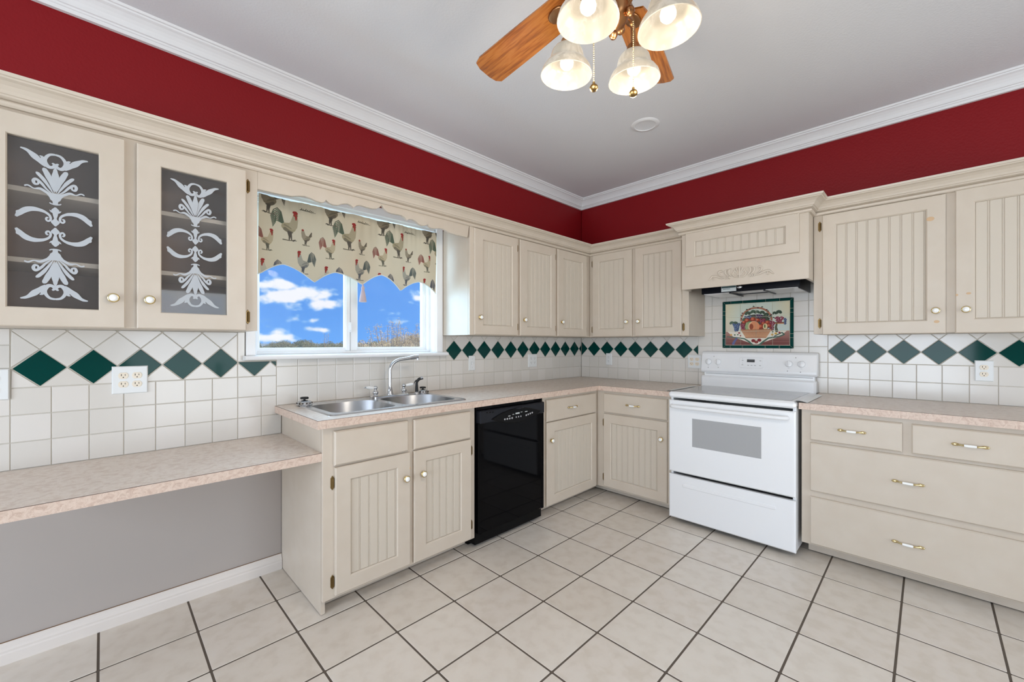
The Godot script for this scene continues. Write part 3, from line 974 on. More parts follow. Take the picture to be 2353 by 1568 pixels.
func base_cabinets() -> void:
	var D := 0.606
	var c := thing("sink_cabinet", "cream double-door cabinet under the sink, bare side panel facing the desk", "cabinet", V(-2.4, 0, 0.3))
	part(c, "body", boxes([[V(-2.853, 0.004, 0.001), V(-2.835, 0.876, D - 0.02)], [V(-2.835, 0.085, 0.001), V(-1.951, 0.7, D - 0.019)], [V(-2.835, 0.7, D - 0.06), V(-1.951, 0.876, D - 0.019)]]), "cream")
	part(c, "face_frame", bx(V(-2.853, 0.07, D - 0.019), V(-1.951, 0.876, D), 0.0015), "cream")
	part(c, "toe_board", bx(V(-2.853, 0.004, 0.49), V(-1.951, 0.085, 0.512), 0.001), "cream")
	for k in [[-2.805, -2.418], [-2.384, -1.995]]:
		part(c, "drawer_front", slab(Rect2(k[0], 0.692, k[1] - k[0], 0.161), D, D + 0.02), "cream")
	bead_door(c, "door", Rect2(-2.801, 0.087, 0.394, 0.596), Rect2(-2.725, 0.16, 0.239, 0.452), D, {"knob": Vector2(-2.436, 0.551), "hinges": [Vector2(-2.809, 0.611), Vector2(-2.809, 0.149)], "spots": [[-2.41, 0.6, 0.003, 0.006]]})
	bead_door(c, "door", Rect2(-2.384, 0.083, 0.394, 0.601), Rect2(-2.305, 0.162, 0.235, 0.452), D, {"knob": Vector2(-2.332, 0.554), "hinges": [Vector2(-1.979, 0.612), Vector2(-1.979, 0.16)]})
	c = thing("base_cabinet", "cream base cabinet with one drawer and door, right of the dishwasher", "cabinet", V(-1.0, 0, 0.3))
	part(c, "body", bx(V(-1.32, 0.085, 0.001), V(-0.603, 0.876, D - 0.019)), "cream")
	part(c, "face_frame", bx(V(-1.32, 0.075, D - 0.019), V(-0.603, 0.876, D), 0.0015), "cream")
	part(c, "toe_board", bx(V(-1.32, 0.006, 0.49), V(-0.5, 0.085, 0.512), 0.001), "cream")
	var d := part(c, "drawer", slab(Rect2(-1.29, 0.692, 0.628, 0.16), D, D + 0.02), "cream")
	fittings(d, D, {"pull": Vector2(-0.99, 0.773)})
	bead_door(c, "door", Rect2(-1.29, 0.08, 0.628, 0.606), Rect2(-1.2, 0.152, 0.47, 0.458), D, {"knob": Vector2(-1.245, 0.554), "hinges": [Vector2(-0.654, 0.61), Vector2(-0.654, 0.16)]})
	D = 0.622
	c = thing("base_cabinet", "cream base cabinet with one drawer and door, left of the stove", "cabinet", V(0.95, 0, 0.3), 1)
	part(c, "body", bx(V(0.608, 0.085, 0.001), V(1.25, 0.876, D - 0.019)), "cream")
	part(c, "face_frame", bx(V(0.608, 0.075, D - 0.019), V(1.25, 0.876, D), 0.0015), "cream")
	part(c, "toe_board", bx(V(0.513, 0.006, 0.49), V(1.25, 0.085, 0.505), 0.001), "cream")
	d = part(c, "drawer", slab(Rect2(0.682, 0.698, 0.538, 0.154), D, D + 0.02), "cream")
	fittings(d, D, {"pull": Vector2(0.947, 0.777)})
	bead_door(c, "door", Rect2(0.682, 0.09, 0.538, 0.596), Rect2(0.753, 0.163, 0.388, 0.447), D, {"knob": Vector2(1.178, 0.555), "hinges": [Vector2(0.672, 0.61), Vector2(0.672, 0.16)]})
	c = thing("drawer_cabinet", "cream base cabinet with two small drawers above two wide ones", "cabinet", V(2.5, 0, 0.3), 1)
	part(c, "body", bx(V(2.035, 0.085, 0.001), V(2.95, 0.876, D - 0.019)), "cream")
	part(c, "face_frame", bx(V(2.035, 0.085, D - 0.019), V(2.95, 0.876, D), 0.0015), "cream")
	part(c, "toe_board", bx(V(2.05, 0.006, 0.49), V(2.95, 0.085, 0.51), 0.001), "cream")
	for k in [[2.078, 2.47, 0.7, 0.85, 0.778], [2.504, 2.905, 0.7, 0.85, 0.776], [2.078, 2.905, 0.404, 0.684, 0.548], [2.078, 2.905, 0.096, 0.37, 0.234]]:
		d = part(c, "drawer", slab(Rect2(k[0], k[2], k[1] - k[0], k[3] - k[2]), D, D + 0.02), "cream")
		fittings(d, D, {"pull": Vector2((k[0] + k[1]) / 2.0 if k[1] - k[0] > 0.5 else (2.268 if k[0] < 2.3 else 2.705), k[4])})

# ---------------------------------------------------------------- worktops
func edge(parent: Node3D, a: Vector3, b: Vector3, top: float, thick: float) -> void:  # front edge strip from a to b (plan), proud by 2 mm, with the dark line of the laminate joint
	part(parent, "edge_strip", bx(V(minf(a.x, b.x), top - thick, minf(a.z, b.z)), V(maxf(a.x, b.x), top - 0.0016, maxf(a.z, b.z))), "laminate_edge")
	part(parent, "joint_line", bx(V(minf(a.x, b.x), top - 0.0016, minf(a.z, b.z)), V(maxf(a.x, b.x), top - 0.0002, maxf(a.z, b.z))), "seam")

func worktops() -> void:
	var H := 0.915
	var t := 0.039
	var c := thing("worktop", "L-shaped mottled pinkish beige laminate worktop around the corner, sink set in it", "worktop", V(-1.4, H - t, 0.4))
	# top with the cut-out for the sink
	part(c, "top", boxes([[V(-2.886, H - t, 0.0), V(-2.785, H, 0.644)], [V(-2.785, H - t, 0.0), V(-1.985, H, 0.075)], [V(-2.785, H - t, 0.55), V(-1.985, H, 0.644)], [V(-1.985, H - t, 0.0), V(-0.655, H, 0.644)], [V(-0.655, H - t, 0.0), V(0.0, H, 1.25)]]), "laminate")
	edge(c, V(-2.886, 0, 0.644), V(-0.657, 0, 0.646), H, t)
	edge(c, V(-2.888, 0, 0.0), V(-2.886, 0, 0.646), H, t)
	edge(c, V(-0.657, 0, 0.646), V(-0.655, 0, 1.25), H, t)
	for k in [[-0.05, 0.055, 0.02, 0.004], [-1.62, 0.29, 0.004, 0.003], [-2.02, 0.1, 0.003, 0.003], [-0.42, 1.0, 0.003, 0.003]]:
		var g := Geo.new()
		g.ball(V(k[0], H, k[1]), V(k[2], 0.0006, k[3]), 8)
		part(c, "burn_mark", g, "seam")
	c = thing("worktop", "straight beige laminate worktop above the drawers, right of the stove", "worktop", V(-0.33, H - t, 2.5))
	part(c, "top", bx(V(-0.655, H - t, 2.029), V(0.0, H, 3.0)), "laminate")
	edge(c, V(-0.657, 0, 2.027), V(-0.655, 0, 3.0), H, t)
	edge(c, V(-0.655, 0, 2.027), V(0.0, 0, 2.029), H, t)
	c = thing("desk_top", "low beige laminate desk top fixed to the wall left of the sink cabinet", "desk", V(-3.4, 0.718, 0.3))
	part(c, "top", bx(V(-4.0, 0.718, 0.0), V(-2.8535, 0.757, 0.596)), "laminate")
	edge(c, V(-4.0, 0, 0.596), V(-2.853, 0, 0.598), 0.757, 0.039)

# ---------------------------------------------------------------- hood
func hood() -> void:
	var c := thing("hood_cover", "cream wooden hood cover above the stove with carved ornament and crown", "hood cover", V(1.65, 1.665, 0.24), 1)
	var z0 := 1.258
	var z1 := 2.045
	var X := 0.474
	part(c, "body", boxes([[V(z0, 1.665, 0.332), V(z0 + 0.018, 2.1, X - 0.019)], [V(z1 - 0.018, 1.665, 0.02), V(z1, 2.1, X - 0.019)], [V(z0 + 0.018, 2.05, 0.02), V(z1 - 0.018, 2.1, X - 0.019)]]), "cream")
	part(c, "face", bx(V(z0, 1.665, X - 0.019), V(z1, 2.1, X), 0.002), "cream")
	bead_door(c, "panel", Rect2(1.293, 1.832, 0.705, 0.246), Rect2(1.365, 1.9, 0.558, 0.106), X, {"spots": []})
	var g := Geo.new()
	g.mould(crown_profile(), [Vector2(z0, 0.33), Vector2(z0, X), Vector2(z1, X), Vector2(z1, 0.33)], false)
	part(c, "crown_moulding", g, "cream")
	# carved ornament: scrolls and leaves in low relief
	g = Geo.new()
	var cx := 1.655
	var cy := 1.735
	for s in [-1.0, 1.0]:
		var o := func(a: Array) -> Array:
			var out := []
			for i in range(0, a.size(), 2):
				out.append(V(cx + s * a[i], cy + a[i + 1], X + 0.0015))
			return out
		swoop(g, o.call([0.205, -0.02, 0.19, -0.008, 0.175, 0.006, 0.15, 0.002, 0.115, -0.012, 0.085, -0.006]), [0.003, 0.006, 0.008, 0.008, 0.007, 0.005])
		swoop(g, o.call([0.17, 0.0, 0.165, -0.014, 0.172, -0.02, 0.178, -0.012]), [0.004, 0.005, 0.004, 0.003])
		swoop(g, o.call([0.11, -0.004, 0.13, 0.012, 0.134, 0.03, 0.118, 0.038, 0.112, 0.026]), [0.004, 0.006, 0.008, 0.007, 0.004])
		swoop(g, o.call([0.07, -0.006, 0.088, 0.014, 0.09, 0.034, 0.076, 0.042]), [0.004, 0.007, 0.008, 0.004])
		swoop(g, o.call([0.05, -0.008, 0.066, 0.012, 0.066, 0.036, 0.052, 0.046]), [0.004, 0.007, 0.008, 0.004])
		swoop(g, o.call([0.004, -0.018, 0.03, -0.012, 0.042, 0.006, 0.032, 0.024, 0.018, 0.018, 0.02, 0.008]), [0.005, 0.006, 0.006, 0.006, 0.005, 0.003])
		for k in 3:
			swoop(g, o.call([0.062 + k * 0.012, -0.004, 0.068 + k * 0.012, -0.014, 0.06 + k * 0.013, -0.024]), [0.003, 0.005, 0.003])
		swoop(g, o.call([0.006, -0.004, 0.014, 0.03, 0.022, 0.05]), [0.004, 0.007, 0.005])
		swoop(g, o.call([0.01, -0.004, 0.028, 0.028, 0.04, 0.038]), [0.004, 0.006, 0.004])
	swoop(g, [V(cx, cy - 0.02, X + 0.0015), V(cx, cy + 0.02, X + 0.002), V(cx, cy + 0.055, X + 0.0015)], [0.005, 0.009, 0.005])
	part(c, "carved_ornament", g, "cream", Vector3.ZERO, "carved scroll and shell ornament")
	# the extractor below it
	var h := thing("range_hood", "dark navy extractor hood under the cream hood cover", "range hood", V(1.67, 1.625, 0.2), 1)
	part(h, "canopy", boxes([[V(1.36, 1.632, 0.352), V(1.975, 1.7, 0.36)], [V(1.36, 1.632, 0.004), V(1.366, 1.7, 0.352)], [V(1.969, 1.622, 0.004), V(1.977, 1.7, 0.352)], [V(1.366, 1.69, 0.004), V(1.969, 1.7, 0.352)]], 0.001), "navy_enamel")
	part(h, "filter_tray", boxes([[V(1.372, 1.63, 0.05), V(1.56, 1.636, 0.345)], [V(1.77, 1.63, 0.05), V(1.965, 1.636, 0.345)], [V(1.56, 1.641, 0.03), V(1.77, 1.646, 0.345)]], 0.001), "enamel")
	part(h, "trim_rail", boxes([[V(1.55, 1.624, 0.06), V(1.562, 1.634, 0.35)], [V(1.768, 1.624, 0.06), V(1.78, 1.634, 0.35)], [V(1.55, 1.626, 0.19), V(1.78, 1.632, 0.2)]]), "black_satin")
	var lb := part(h, "label", bx(V(1.5, 1.638, 0.36), V(1.6, 1.69, 0.3608)), "label_paper", Vector3.ZERO, "pale paper label on the front")
	part(lb, "print", bx(V(1.502, 1.664, 0.3608), V(1.598, 1.676, 0.3612)), "label_ink")
	part(lb, "print", bx(V(1.512, 1.655, 0.3608), V(1.56, 1.658, 0.3612)), "label_ink")
	g = Geo.new()
	g.ball(V(1.622, 1.665, 0.362), V(0.018, 0.014, 0.007), 12)
	part(h, "switch_cover", g, "chrome")

func swoop(g: Geo, p: Array, r: Array) -> void:  # a tapering rod along a smooth curve through the points
	var q := []
	var w := []
	for i in p.size() - 1:
		var a: Vector3 = p[maxi(i - 1, 0)]
		var d: Vector3 = p[mini(i + 2, p.size() - 1)]
		for k in 5:
			var u := k / 5.0
			q.append((p[i] as Vector3).cubic_interpolate(p[i + 1], a, d, u))
			w.append(lerpf(r[i], r[i + 1], u))
	q.append(p[-1])
	w.append(r[-1])
	g.tube(q, w, 7)

# ---------------------------------------------------------------- stove
func stove() -> void:
	var c := thing("stove", "white electric stove with glass top between the base cabinets", "stove", V(1.64, 0, 0.35), 1)
	var a := 1.26
	var b := 2.02
	var m := (a + b) / 2.0
	# shell open to the front: door, drawer and cooktop leave real gaps before the dark inside
	part(c, "body", boxes([[V(a + 0.003, 0.03, 0.03), V(a + 0.02, 0.89, 0.668)], [V(b - 0.02, 0.03, 0.03), V(b - 0.003, 0.89, 0.668)], [V(a + 0.02, 0.03, 0.03), V(b - 0.02, 0.89, 0.05)], [V(a + 0.02, 0.03, 0.05), V(b - 0.02, 0.045, 0.6)]], 0.002), "enamel")
	for k in [[a + 0.05, 0.1], [b - 0.05, 0.1], [a + 0.05, 0.55], [b - 0.05, 0.55]]:
		var lg := Geo.new()
		lg.tube([V(k[0], 0, k[1]), V(k[0], 0.03, k[1])], 0.015, 10)
		part(c, "leg", lg, "black_rubber")
	# storage drawer with its moulded grip
	var d := part(c, "drawer", slab(Rect2(a, 0.032, b - a, 0.305), 0.668, 0.70, 0.008), "enamel")
	var g := Geo.new()
	g.extr(rounded(Rect2(m - 0.285, 0.258, 0.57, 0.028), 0.013), 0.695, 0.704, 0.006)
	part(d, "grip", g, "enamel")
	# oven door: window and handle
	g = Geo.new()
	var win := Rect2(1.424, 0.553, 0.418, 0.193)
	g.frame(Rect2(a, 0.357, b - a, 0.505), win, 0.668, 0.70, 0.008, 0.002)
	var dr := part(c, "oven_door", g, "enamel")
	part(dr, "window", bx(V(win.position.x, win.position.y, 0.68), V(win.end.x, win.end.y, 0.6985)), "oven_glass", Vector3.ZERO, "grey dotted oven window")
	g = Geo.new()
	g.tube([V(1.283, 0.822, 0.70), V(1.287, 0.822, 0.715), V(1.30, 0.822, 0.727), V(1.33, 0.822, 0.733), V(m, 0.822, 0.736), V(1.94, 0.822, 0.733), V(1.968, 0.822, 0.727), V(1.978, 0.822, 0.715), V(1.98, 0.822, 0.70)], 0.0125, 12)
	part(dr, "handle", g, "enamel")
	# cooktop
	var ct := part(c, "cooktop", bx(V(a - 0.001, 0.88, 0.06), V(b + 0.001, 0.921, 0.705), 0.012), "enamel")
	g = Geo.new()
	g.x = Transform3D(Basis(Vector3.RIGHT, -PI / 2), Vector3.ZERO)
	g.extr(rounded(Rect2(a + 0.03, -0.665, b - a - 0.06, 0.565), 0.02), 0.915, 0.9225, 0.001)
	part(ct, "glass_plate", g, "cooktop_glass", Vector3.ZERO, "pale grey glass plate")
	# back panel
	var bk := part(c, "lower_back_panel", bx(V(a - 0.012, 0.905, 0.012), V(b + 0.0, 1.003, 0.085), 0.012), "enamel")
	part(bk, "vent_strip", bx(V(a + 0.01, 1.0, 0.015), V(b - 0.01, 1.03, 0.06), 0.002), "enamel")
	part(bk, "vent_gap", bx(V(a + 0.02, 1.018, 0.05), V(b - 0.02, 1.023, 0.0605)), "enamel_print")
	g = Geo.new()
	g.x = Transform3D(Basis(Vector3.UP, PI / 2), V(a - 0.008, 0, 0))  # profile in (depth, height) swept across
	var prof := PackedVector2Array([Vector2(-0.004, 1.028), Vector2(-0.004, 1.19), Vector2(-0.03, 1.198), Vector2(-0.045, 1.193), Vector2(-0.056, 1.18), Vector2(-0.078, 1.06), Vector2(-0.078, 1.045), Vector2(-0.07, 1.032), Vector2(-0.055, 1.028)])
	g.extr(prof, 0.0, b - a + 0.014, 0.006, true)
	var cp := part(c, "control_panel", g, "enamel")
	# local frame on the sloping face
	var slope := atan2(0.022, 0.12)
	var face := Transform3D(Basis(Vector3.RIGHT, -slope), V(0, 1.115, 0.0686))
	for z in [1.306, 1.379, 1.86, 1.935]:
		g = Geo.new()
		g.x = face * Transform3D(Basis(Vector3.RIGHT, PI / 2), V(z, 0, 0))
		g.lathe([Vector2(0.024, 0), Vector2(0.0235, 0.004), Vector2(0.02, 0.008), Vector2(0.018, 0.009), Vector2(0, 0.0095)], 22)
		g.box(V(-0.0045, 0.007, -0.021), V(0.0045, 0.02, 0.021), 0.003)
		part(cp, "knob", g, "enamel")
	g = Geo.new()
	g.x = face
	g.extr(rounded(Rect2(1.535, -0.042, 0.165, 0.084), 0.018), -0.002, 0.0025, 0.002)
	part(cp, "keypad", g, "enamel")
	g = Geo.new()
	g.x = face
	g.box(V(1.588, 0.004, 0.0), V(1.641, 0.026, 0.0032))
	part(cp, "display", g, "display_dark", Vector3.ZERO, "dark clock display")
	g = Geo.new()
	g.x = face
	for k in [[1.552, 0.016], [1.556, 0.028], [1.552, -0.018], [1.557, -0.004], [1.592, -0.02], [1.615, -0.02], [1.638, -0.02], [1.672, 0.016], [1.672, -0.02]]:
		g.box(V(k[0], k[1] - 0.002, 0), V(k[0] + (0.012 if k[0] != 1.556 and k[0] != 1.557 else 0.003), k[1] + 0.003, 0.0028))
	for z in [1.306, 1.379, 1.86, 1.935]:
		g.box(V(z - 0.006, -0.033, -0.001), V(z + 0.006, -0.0315, 0.0004))
	part(cp, "key_print", g, "enamel_print")
	g = Geo.new()
	g.x = face
	for k in [[1.345, 0.044], [1.306, -0.047], [1.383, -0.045], [1.9, 0.046], [1.853, -0.052], [1.931, -0.056]]:
		g.ball(V(k[0], k[1], 0.0003), V(0.0028, 0.0028, 0.0006), 8)
	part(cp, "indicator_dot", g, "slot_dark")
	# strips that cover the gaps beside the stove
	for k in [[2.012, 2.072, "white flexible strip bridging the stove and the right worktop", -1.0], [1.228, 1.27, "thin white strip bridging the stove and the left worktop", 1.0]]:
		var s := thing("gap_cover", k[2], "gap cover", V((k[0] + k[1]) / 2, 0.916, 0.43), 1)
		g = Geo.new()
		var z0: float = k[0]
		var z1: float = k[1]
		var n := 6
		for i in n:
			var u0 := float(i) / n
			var u1 := float(i + 1) / n
			var f := func(u: float) -> float: return 0.9255 + 0.004 * sin(u * PI) - 0.007 * (u if k[3] < 0 else 1.0 - u)
			for sd in [0.0, 0.0018]:
				var p0 := V(lerpf(z0, z1, u0), f.call(u0) - sd, 0.2)
				var p1 := V(lerpf(z0, z1, u1), f.call(u1) - sd, 0.2)
				g.quad(p0, p1, p1 + V(0, 0, 0.475), p0 + V(0, 0, 0.475), V(0, 1 if sd == 0.0 else -1, 0))
		part(s, "strip", g, "plate_white")

# ---------------------------------------------------------------- dishwasher
func dishwasher() -> void:
	var c := thing("dishwasher", "glossy black dishwasher built in right of the sink cabinet", "dishwasher", V(-1.635, 0, 0.32))
	var a := -1.943
	var b := -1.327
	part(c, "body", bx(V(a, 0.02, 0.03), V(b, 0.872, 0.6)), "black_panel")
	part(c, "top_rail", bx(V(a, 0.848, 0.595), V(b, 0.872, 0.61), 0.002), "black_gloss")
	part(c, "kick_plate", bx(V(a, 0.0, 0.5), V(b, 0.09, 0.53)), "black_panel")
	var d := part(c, "door", bx(V(a + 0.012, 0.09, 0.595), V(b - 0.012, 0.772, 0.63), 0.006), "black_gloss")
	for x in [a + 0.006, b - 0.03]:
		part(d, "side_rail", bx(V(x, 0.09, 0.6), V(x + 0.024, 0.772, 0.634), 0.004), "black_gloss")
	var p := part(c, "control_panel", bx(V(a + 0.008, 0.768, 0.595), V(b - 0.008, 0.848, 0.642), 0.006), "black_satin")
	var q := PackedVector2Array()
	for i in 25:
		var u := -1.0 + i / 12.0
		q.append(Vector2(-1.612 + u * 0.235, 0.787 - 0.048 * (1.0 - u * u)))
	for i in 25:
		var u := 1.0 - i / 12.0
		if absf(u) < 0.999:
			q.append(Vector2(-1.612 + u * 0.235, 0.787 + 0.047 * (1.0 - u * u) * (1.0 - 0.08 * u)))
	var g := Geo.new()
	g.extr(q, 0.62, 0.65, 0.004)
	part(p, "keypad", g, "black_panel", Vector3.ZERO, "black lens-shaped keypad")
	g = Geo.new()
	g.ball(V(-1.6, 0.83, 0.645), V(0.045, 0.009, 0.006), 12)
	part(p, "handle", g, "black_satin")
	for i in 8:
		g = Geo.new()
		g.ball(V(-1.735 + i * 0.022, 0.775, 0.65) if i < 4 else V(-1.615 + i * 0.02, 0.763 + i * 0.0035, 0.65), V(0.0076, 0.0062, 0.0012), 10)
		part(p, "button", g, "button_grey")
	for i in 3:
		part(p, "button", bx(V(-1.636 + i * 0.022, 0.772, 0.649), V(-1.627 + i * 0.022, 0.781, 0.6506)), "button_grey")
	for k in [[-1.705, 0.789, 0.02, 0.005], [-1.667, 0.796, 0.017, 0.003], [-1.638, 0.796, 0.038, 0.009], [-1.59, 0.803, 0.017, 0.003], [-1.548, 0.8, 0.024, 0.005]]:
		part(p, "print", bx(V(k[0], k[1], 0.649), V(k[0] + k[2], k[1] + k[3], 0.6504)), "label_paper")
	g = Geo.new()
	for i in 3:
		g.ball(V(-1.88 + i * 0.025, 0.834 - 0.001 * i, 0.6425), V(0.009, 0.0045, 0.001), 8)
	part(p, "vent_hole", g, "black_panel")

# ---------------------------------------------------------------- sink, tap and loose things
func sink() -> void:
	var H := 0.915
	var s := thing("sink", "double bowl stainless steel sink set in the worktop below the window", "sink", V(-2.385, 0.75, 0.31))
	var x0 := -2.802
	var x1 := -1.968
	var z0 := 0.062
	var z1 := 0.566
	var bowls := [Rect2(-2.762, 0.155, 0.352, 0.362), Rect2(-2.362, 0.155, 0.358, 0.362)]
	# rim: one raised plate with the two openings left free
	var g := Geo.new()
	var y := H + 0.004
	var ring := rounded(Rect2(x0, z0, x1 - x0, z1 - z0), 0.03, 5)
	var r2 := rounded(Rect2(x0, z0, x1 - x0, z1 - z0).grow(-0.012), 0.022, 5)
	for i in ring.size():
		var j := (i + 1) % ring.size()
		var ot := V(ring[i].x - (x0 + x1) / 2, 0, ring[i].y - (z0 + z1) / 2).normalized()
		g.quad(V(ring[i].x, H, ring[i].y), V(ring[j].x, H, ring[j].y), V(lerpf(ring[j].x, r2[j].x, 0.4), H + 0.006, lerpf(ring[j].y, r2[j].y, 0.4)), V(lerpf(ring[i].x, r2[i].x, 0.4), H + 0.006, lerpf(ring[i].y, r2[i].y, 0.4)), V(0, 1, 0) + ot)
		g.quad(V(lerpf(ring[i].x, r2[i].x, 0.4), H + 0.006, lerpf(ring[i].y, r2[i].y, 0.4)), V(lerpf(ring[j].x, r2[j].x, 0.4), H + 0.006, lerpf(ring[j].y, r2[j].y, 0.4)), V(r2[j].x, y, r2[j].y), V(r2[i].x, y, r2[i].y), V(0, 1, 0))
	# flat deck between rim and bowls
	var pieces := [Rect2(x0 + 0.012, z0 + 0.012, x1 - x0 - 0.024, bowls[0].position.y - z0 - 0.012), Rect2(x0 + 0.012, bowls[0].end.y, x1 - x0 - 0.024, z1 - 0.012 - bowls[0].end.y), Rect2(x0 + 0.012, bowls[0].position.y, bowls[0].position.x - x0 - 0.012, bowls[0].size.y), Rect2(bowls[0].end.x, bowls[0].position.y, bowls[1].position.x - bowls[0].end.x, bowls[0].size.y), Rect2(bowls[1].end.x, bowls[0].position.y, x1 - 0.012 - bowls[1].end.x, bowls[0].size.y)]
	for p in pieces:
		for poly in Geometry2D.intersect_polygons(r2, rect(p.position.x, p.position.y, p.end.x, p.end.y)):
			var id := Geometry2D.triangulate_polygon(poly)
			for i in range(0, id.size(), 3):
				g.tri(V(poly[id[i]].x, y, poly[id[i]].y), V(poly[id[i + 1]].x, y, poly[id[i + 1]].y), V(poly[id[i + 2]].x, y, poly[id[i + 2]].y), Vector3.UP)
	# corners of the bowl openings
	for bw in bowls:
		var rr := rounded(bw, 0.06, 6)
		var cn := [Vector2(bw.end.x, bw.position.y), bw.end, Vector2(bw.position.x, bw.end.y), bw.position]
		for k in 4:
			for i in 6:
				var p0 := rr[k * 7 + i]
				var p1 := rr[k * 7 + i + 1]
				g.tri(V(cn[k].x, y, cn[k].y), V(p0.x, y, p0.y), V(p1.x, y, p1.y), Vector3.UP)
	part(s, "rim", g, "steel_rim")
	for bw in bowls:
		g = Geo.new()
		var prev := []
		for lv in [[0.0, 0.06, 0.0], [-0.004, 0.058, 0.004], [-0.012, 0.055, 0.007], [-0.13, 0.055, 0.012], [-0.155, 0.05, 0.02], [-0.168, 0.04, 0.045]]:
			var rr := rounded(bw.grow(-lv[2]), lv[1], 6)
			var row := []
			for p in rr:
				row.append(V(p.x, y + lv[0], p.y))
			if prev:
				for i in row.size():
					var j := (i + 1) % row.size()
					var cc := V(bw.get_center().x, 0, bw.get_center().y)
					var ni := (cc - V(row[i].x, 0, row[i].z)).normalized() + V(0, 0.25, 0)
					var nj := (cc - V(row[j].x, 0, row[j].z)).normalized() + V(0, 0.25, 0)
					g.quadn([prev[i], prev[j], row[j], row[i]], [ni, nj, nj, ni])
			prev = row
		for i in prev.size():
			g.tri(V(bw.get_center().x, y - 0.17, bw.get_center().y), prev[i], prev[(i + 1) % prev.size()], Vector3.UP)
		var bo := part(s, "bowl", g, "steel")
		g = Geo.new()
		g.x = Transform3D(Basis(), V(bw.get_center().x, y - 0.169, bw.get_center().y))
		g.lathe([Vector2(0.045, 0), Vector2(0.044, 0.003), Vector2(0.036, 0.003), Vector2(0.03, 0.001), Vector2(0, 0.001)], 18)
		part(bo, "drain", g, "chrome")
	# tap
	var t := thing("faucet", "chrome two-handle kitchen tap with high curved spout and porcelain levers", "faucet", V(-2.245, y, 0.105))
	var zz := 0.105
	g = Geo.new()
	g.x = Transform3D(Basis(Vector3.RIGHT, -PI / 2), Vector3.ZERO)
	g.extr(rounded(Rect2(-2.375, -zz - 0.028, 0.262, 0.056), 0.02), y, y + 0.012, 0.005)
	part(t, "base_plate", g, "chrome")
	g = Geo.new()
	g.x = Transform3D(Basis(), V(-2.245, y + 0.01, zz))
	g.lathe([Vector2(0.021, 0), Vector2(0.021, 0.01), Vector2(0.018, 0.014), Vector2(0.016, 0.03), Vector2(0.012, 0.05), Vector2(0.0105, 0.055)], 16)
	g.x = Transform3D.IDENTITY
	var sp := []
	sp.append(V(-2.245, y + 0.05, zz))
	sp.append(V(-2.245, y + 0.15, zz))
	for i in 9:
		var k := i / 8.0 * PI * 0.46
		sp.append(V(-2.245 + 0.075 * (1 - cos(k)), y + 0.165 + 0.075 * sin(k), zz + 0.03 * (1 - cos(k))))
	sp.append(V(-2.115, y + 0.25, zz + 0.055))
	g.tube(sp, 0.0108, 12)
	g.tube([V(-2.125, y + 0.248, zz + 0.05), V(-2.105, y + 0.253, zz + 0.062), V(-2.08, y + 0.256, zz + 0.078)], [0.0125, 0.0145, 0.0135], 12)
	g.tube([V(-2.086, y + 0.25, zz + 0.075), V(-2.086, y + 0.234, zz + 0.075)], 0.009, 10)
	part(t, "spout", g, "chrome")
	for k in [[-2.345, -1.0], [-2.145, 1.0]]:
		g = Geo.new()
		g.x = Transform3D(Basis(), V(k[0], y + 0.01, zz))
		g.lathe([Vector2(0.019, 0), Vector2(0.015, 0.008), Vector2(0.012, 0.01), Vector2(0.018, 0.018), Vector2(0.0185, 0.026), Vector2(0.014, 0.034), Vector2(0.009, 0.038), Vector2(0.009, 0.044), Vector2(0.0135, 0.05), Vector2(0.0135, 0.058), Vector2(0.008, 0.064), Vector2(0, 0.065)], 16)
		var hd := part(t, "handle", g, "chrome")
		g = Geo.new()
		var dx: float = k[1]
		g.tube([V(k[0] + dx * 0.012, y + 0.064, zz), V(k[0] + dx * 0.02, y + 0.064, zz + 0.001), V(k[0] + dx * 0.05, y + 0.068, zz + 0.004), V(k[0] + dx * 0.066, y + 0.07, zz + 0.006)], [0.006, 0.0088, 0.0105, 0.006], 12)
		part(hd, "lever", g, "porcelain", Vector3.ZERO, "white porcelain lever")
		g = Geo.new()
		g.ball(V(k[0] + dx * 0.075, y + 0.07, zz + 0.006), V(0.008, 0.0035, 0.0035), 8)
		g.tube([V(k[0] + dx * 0.064, y + 0.07, zz + 0.006), V(k[0] + dx * 0.07, y + 0.07, zz + 0.006)], 0.005, 8)
		part(hd, "tip", g, "chrome")
	# hand spray
	t = thing("hand_spray", "black hand spray standing in a chrome holder behind the sink", "spray", V(-2.05, y, 0.11))
	g = Geo.new()
	g.x = Transform3D(Basis(), V(-2.05, y, 0.11))
	g.lathe([Vector2(0.021, 0), Vector2(0.02, 0.005), Vector2(0.014, 0.011), Vector2(0.0125, 0.015)], 14)
	part(t, "holder", g, "chrome")
	g = Geo.new()
	g.tube([V(-2.05, y + 0.012, 0.11), V(-2.05, y + 0.04, 0.11), V(-2.05, y + 0.07, 0.11), V(-2.048, y + 0.085, 0.111), V(-2.035, y + 0.1, 0.116), V(-2.02, y + 0.106, 0.124)], [0.0115, 0.0105, 0.0085, 0.0095, 0.0105, 0.0095], 10)
	g.tube([V(-2.052, y + 0.094, 0.112), V(-2.062, y + 0.085, 0.108), V(-2.068, y + 0.072, 0.106)], [0.005, 0.0035, 0.002], 6)
	part(t, "body", g, "black_rubber")
	g = Geo.new()
	g.tube([V(-2.026, y + 0.104, 0.121), V(-2.012, y + 0.108, 0.128)], [0.0108, 0.0112], 12)
	part(t, "nozzle", g, "chrome")
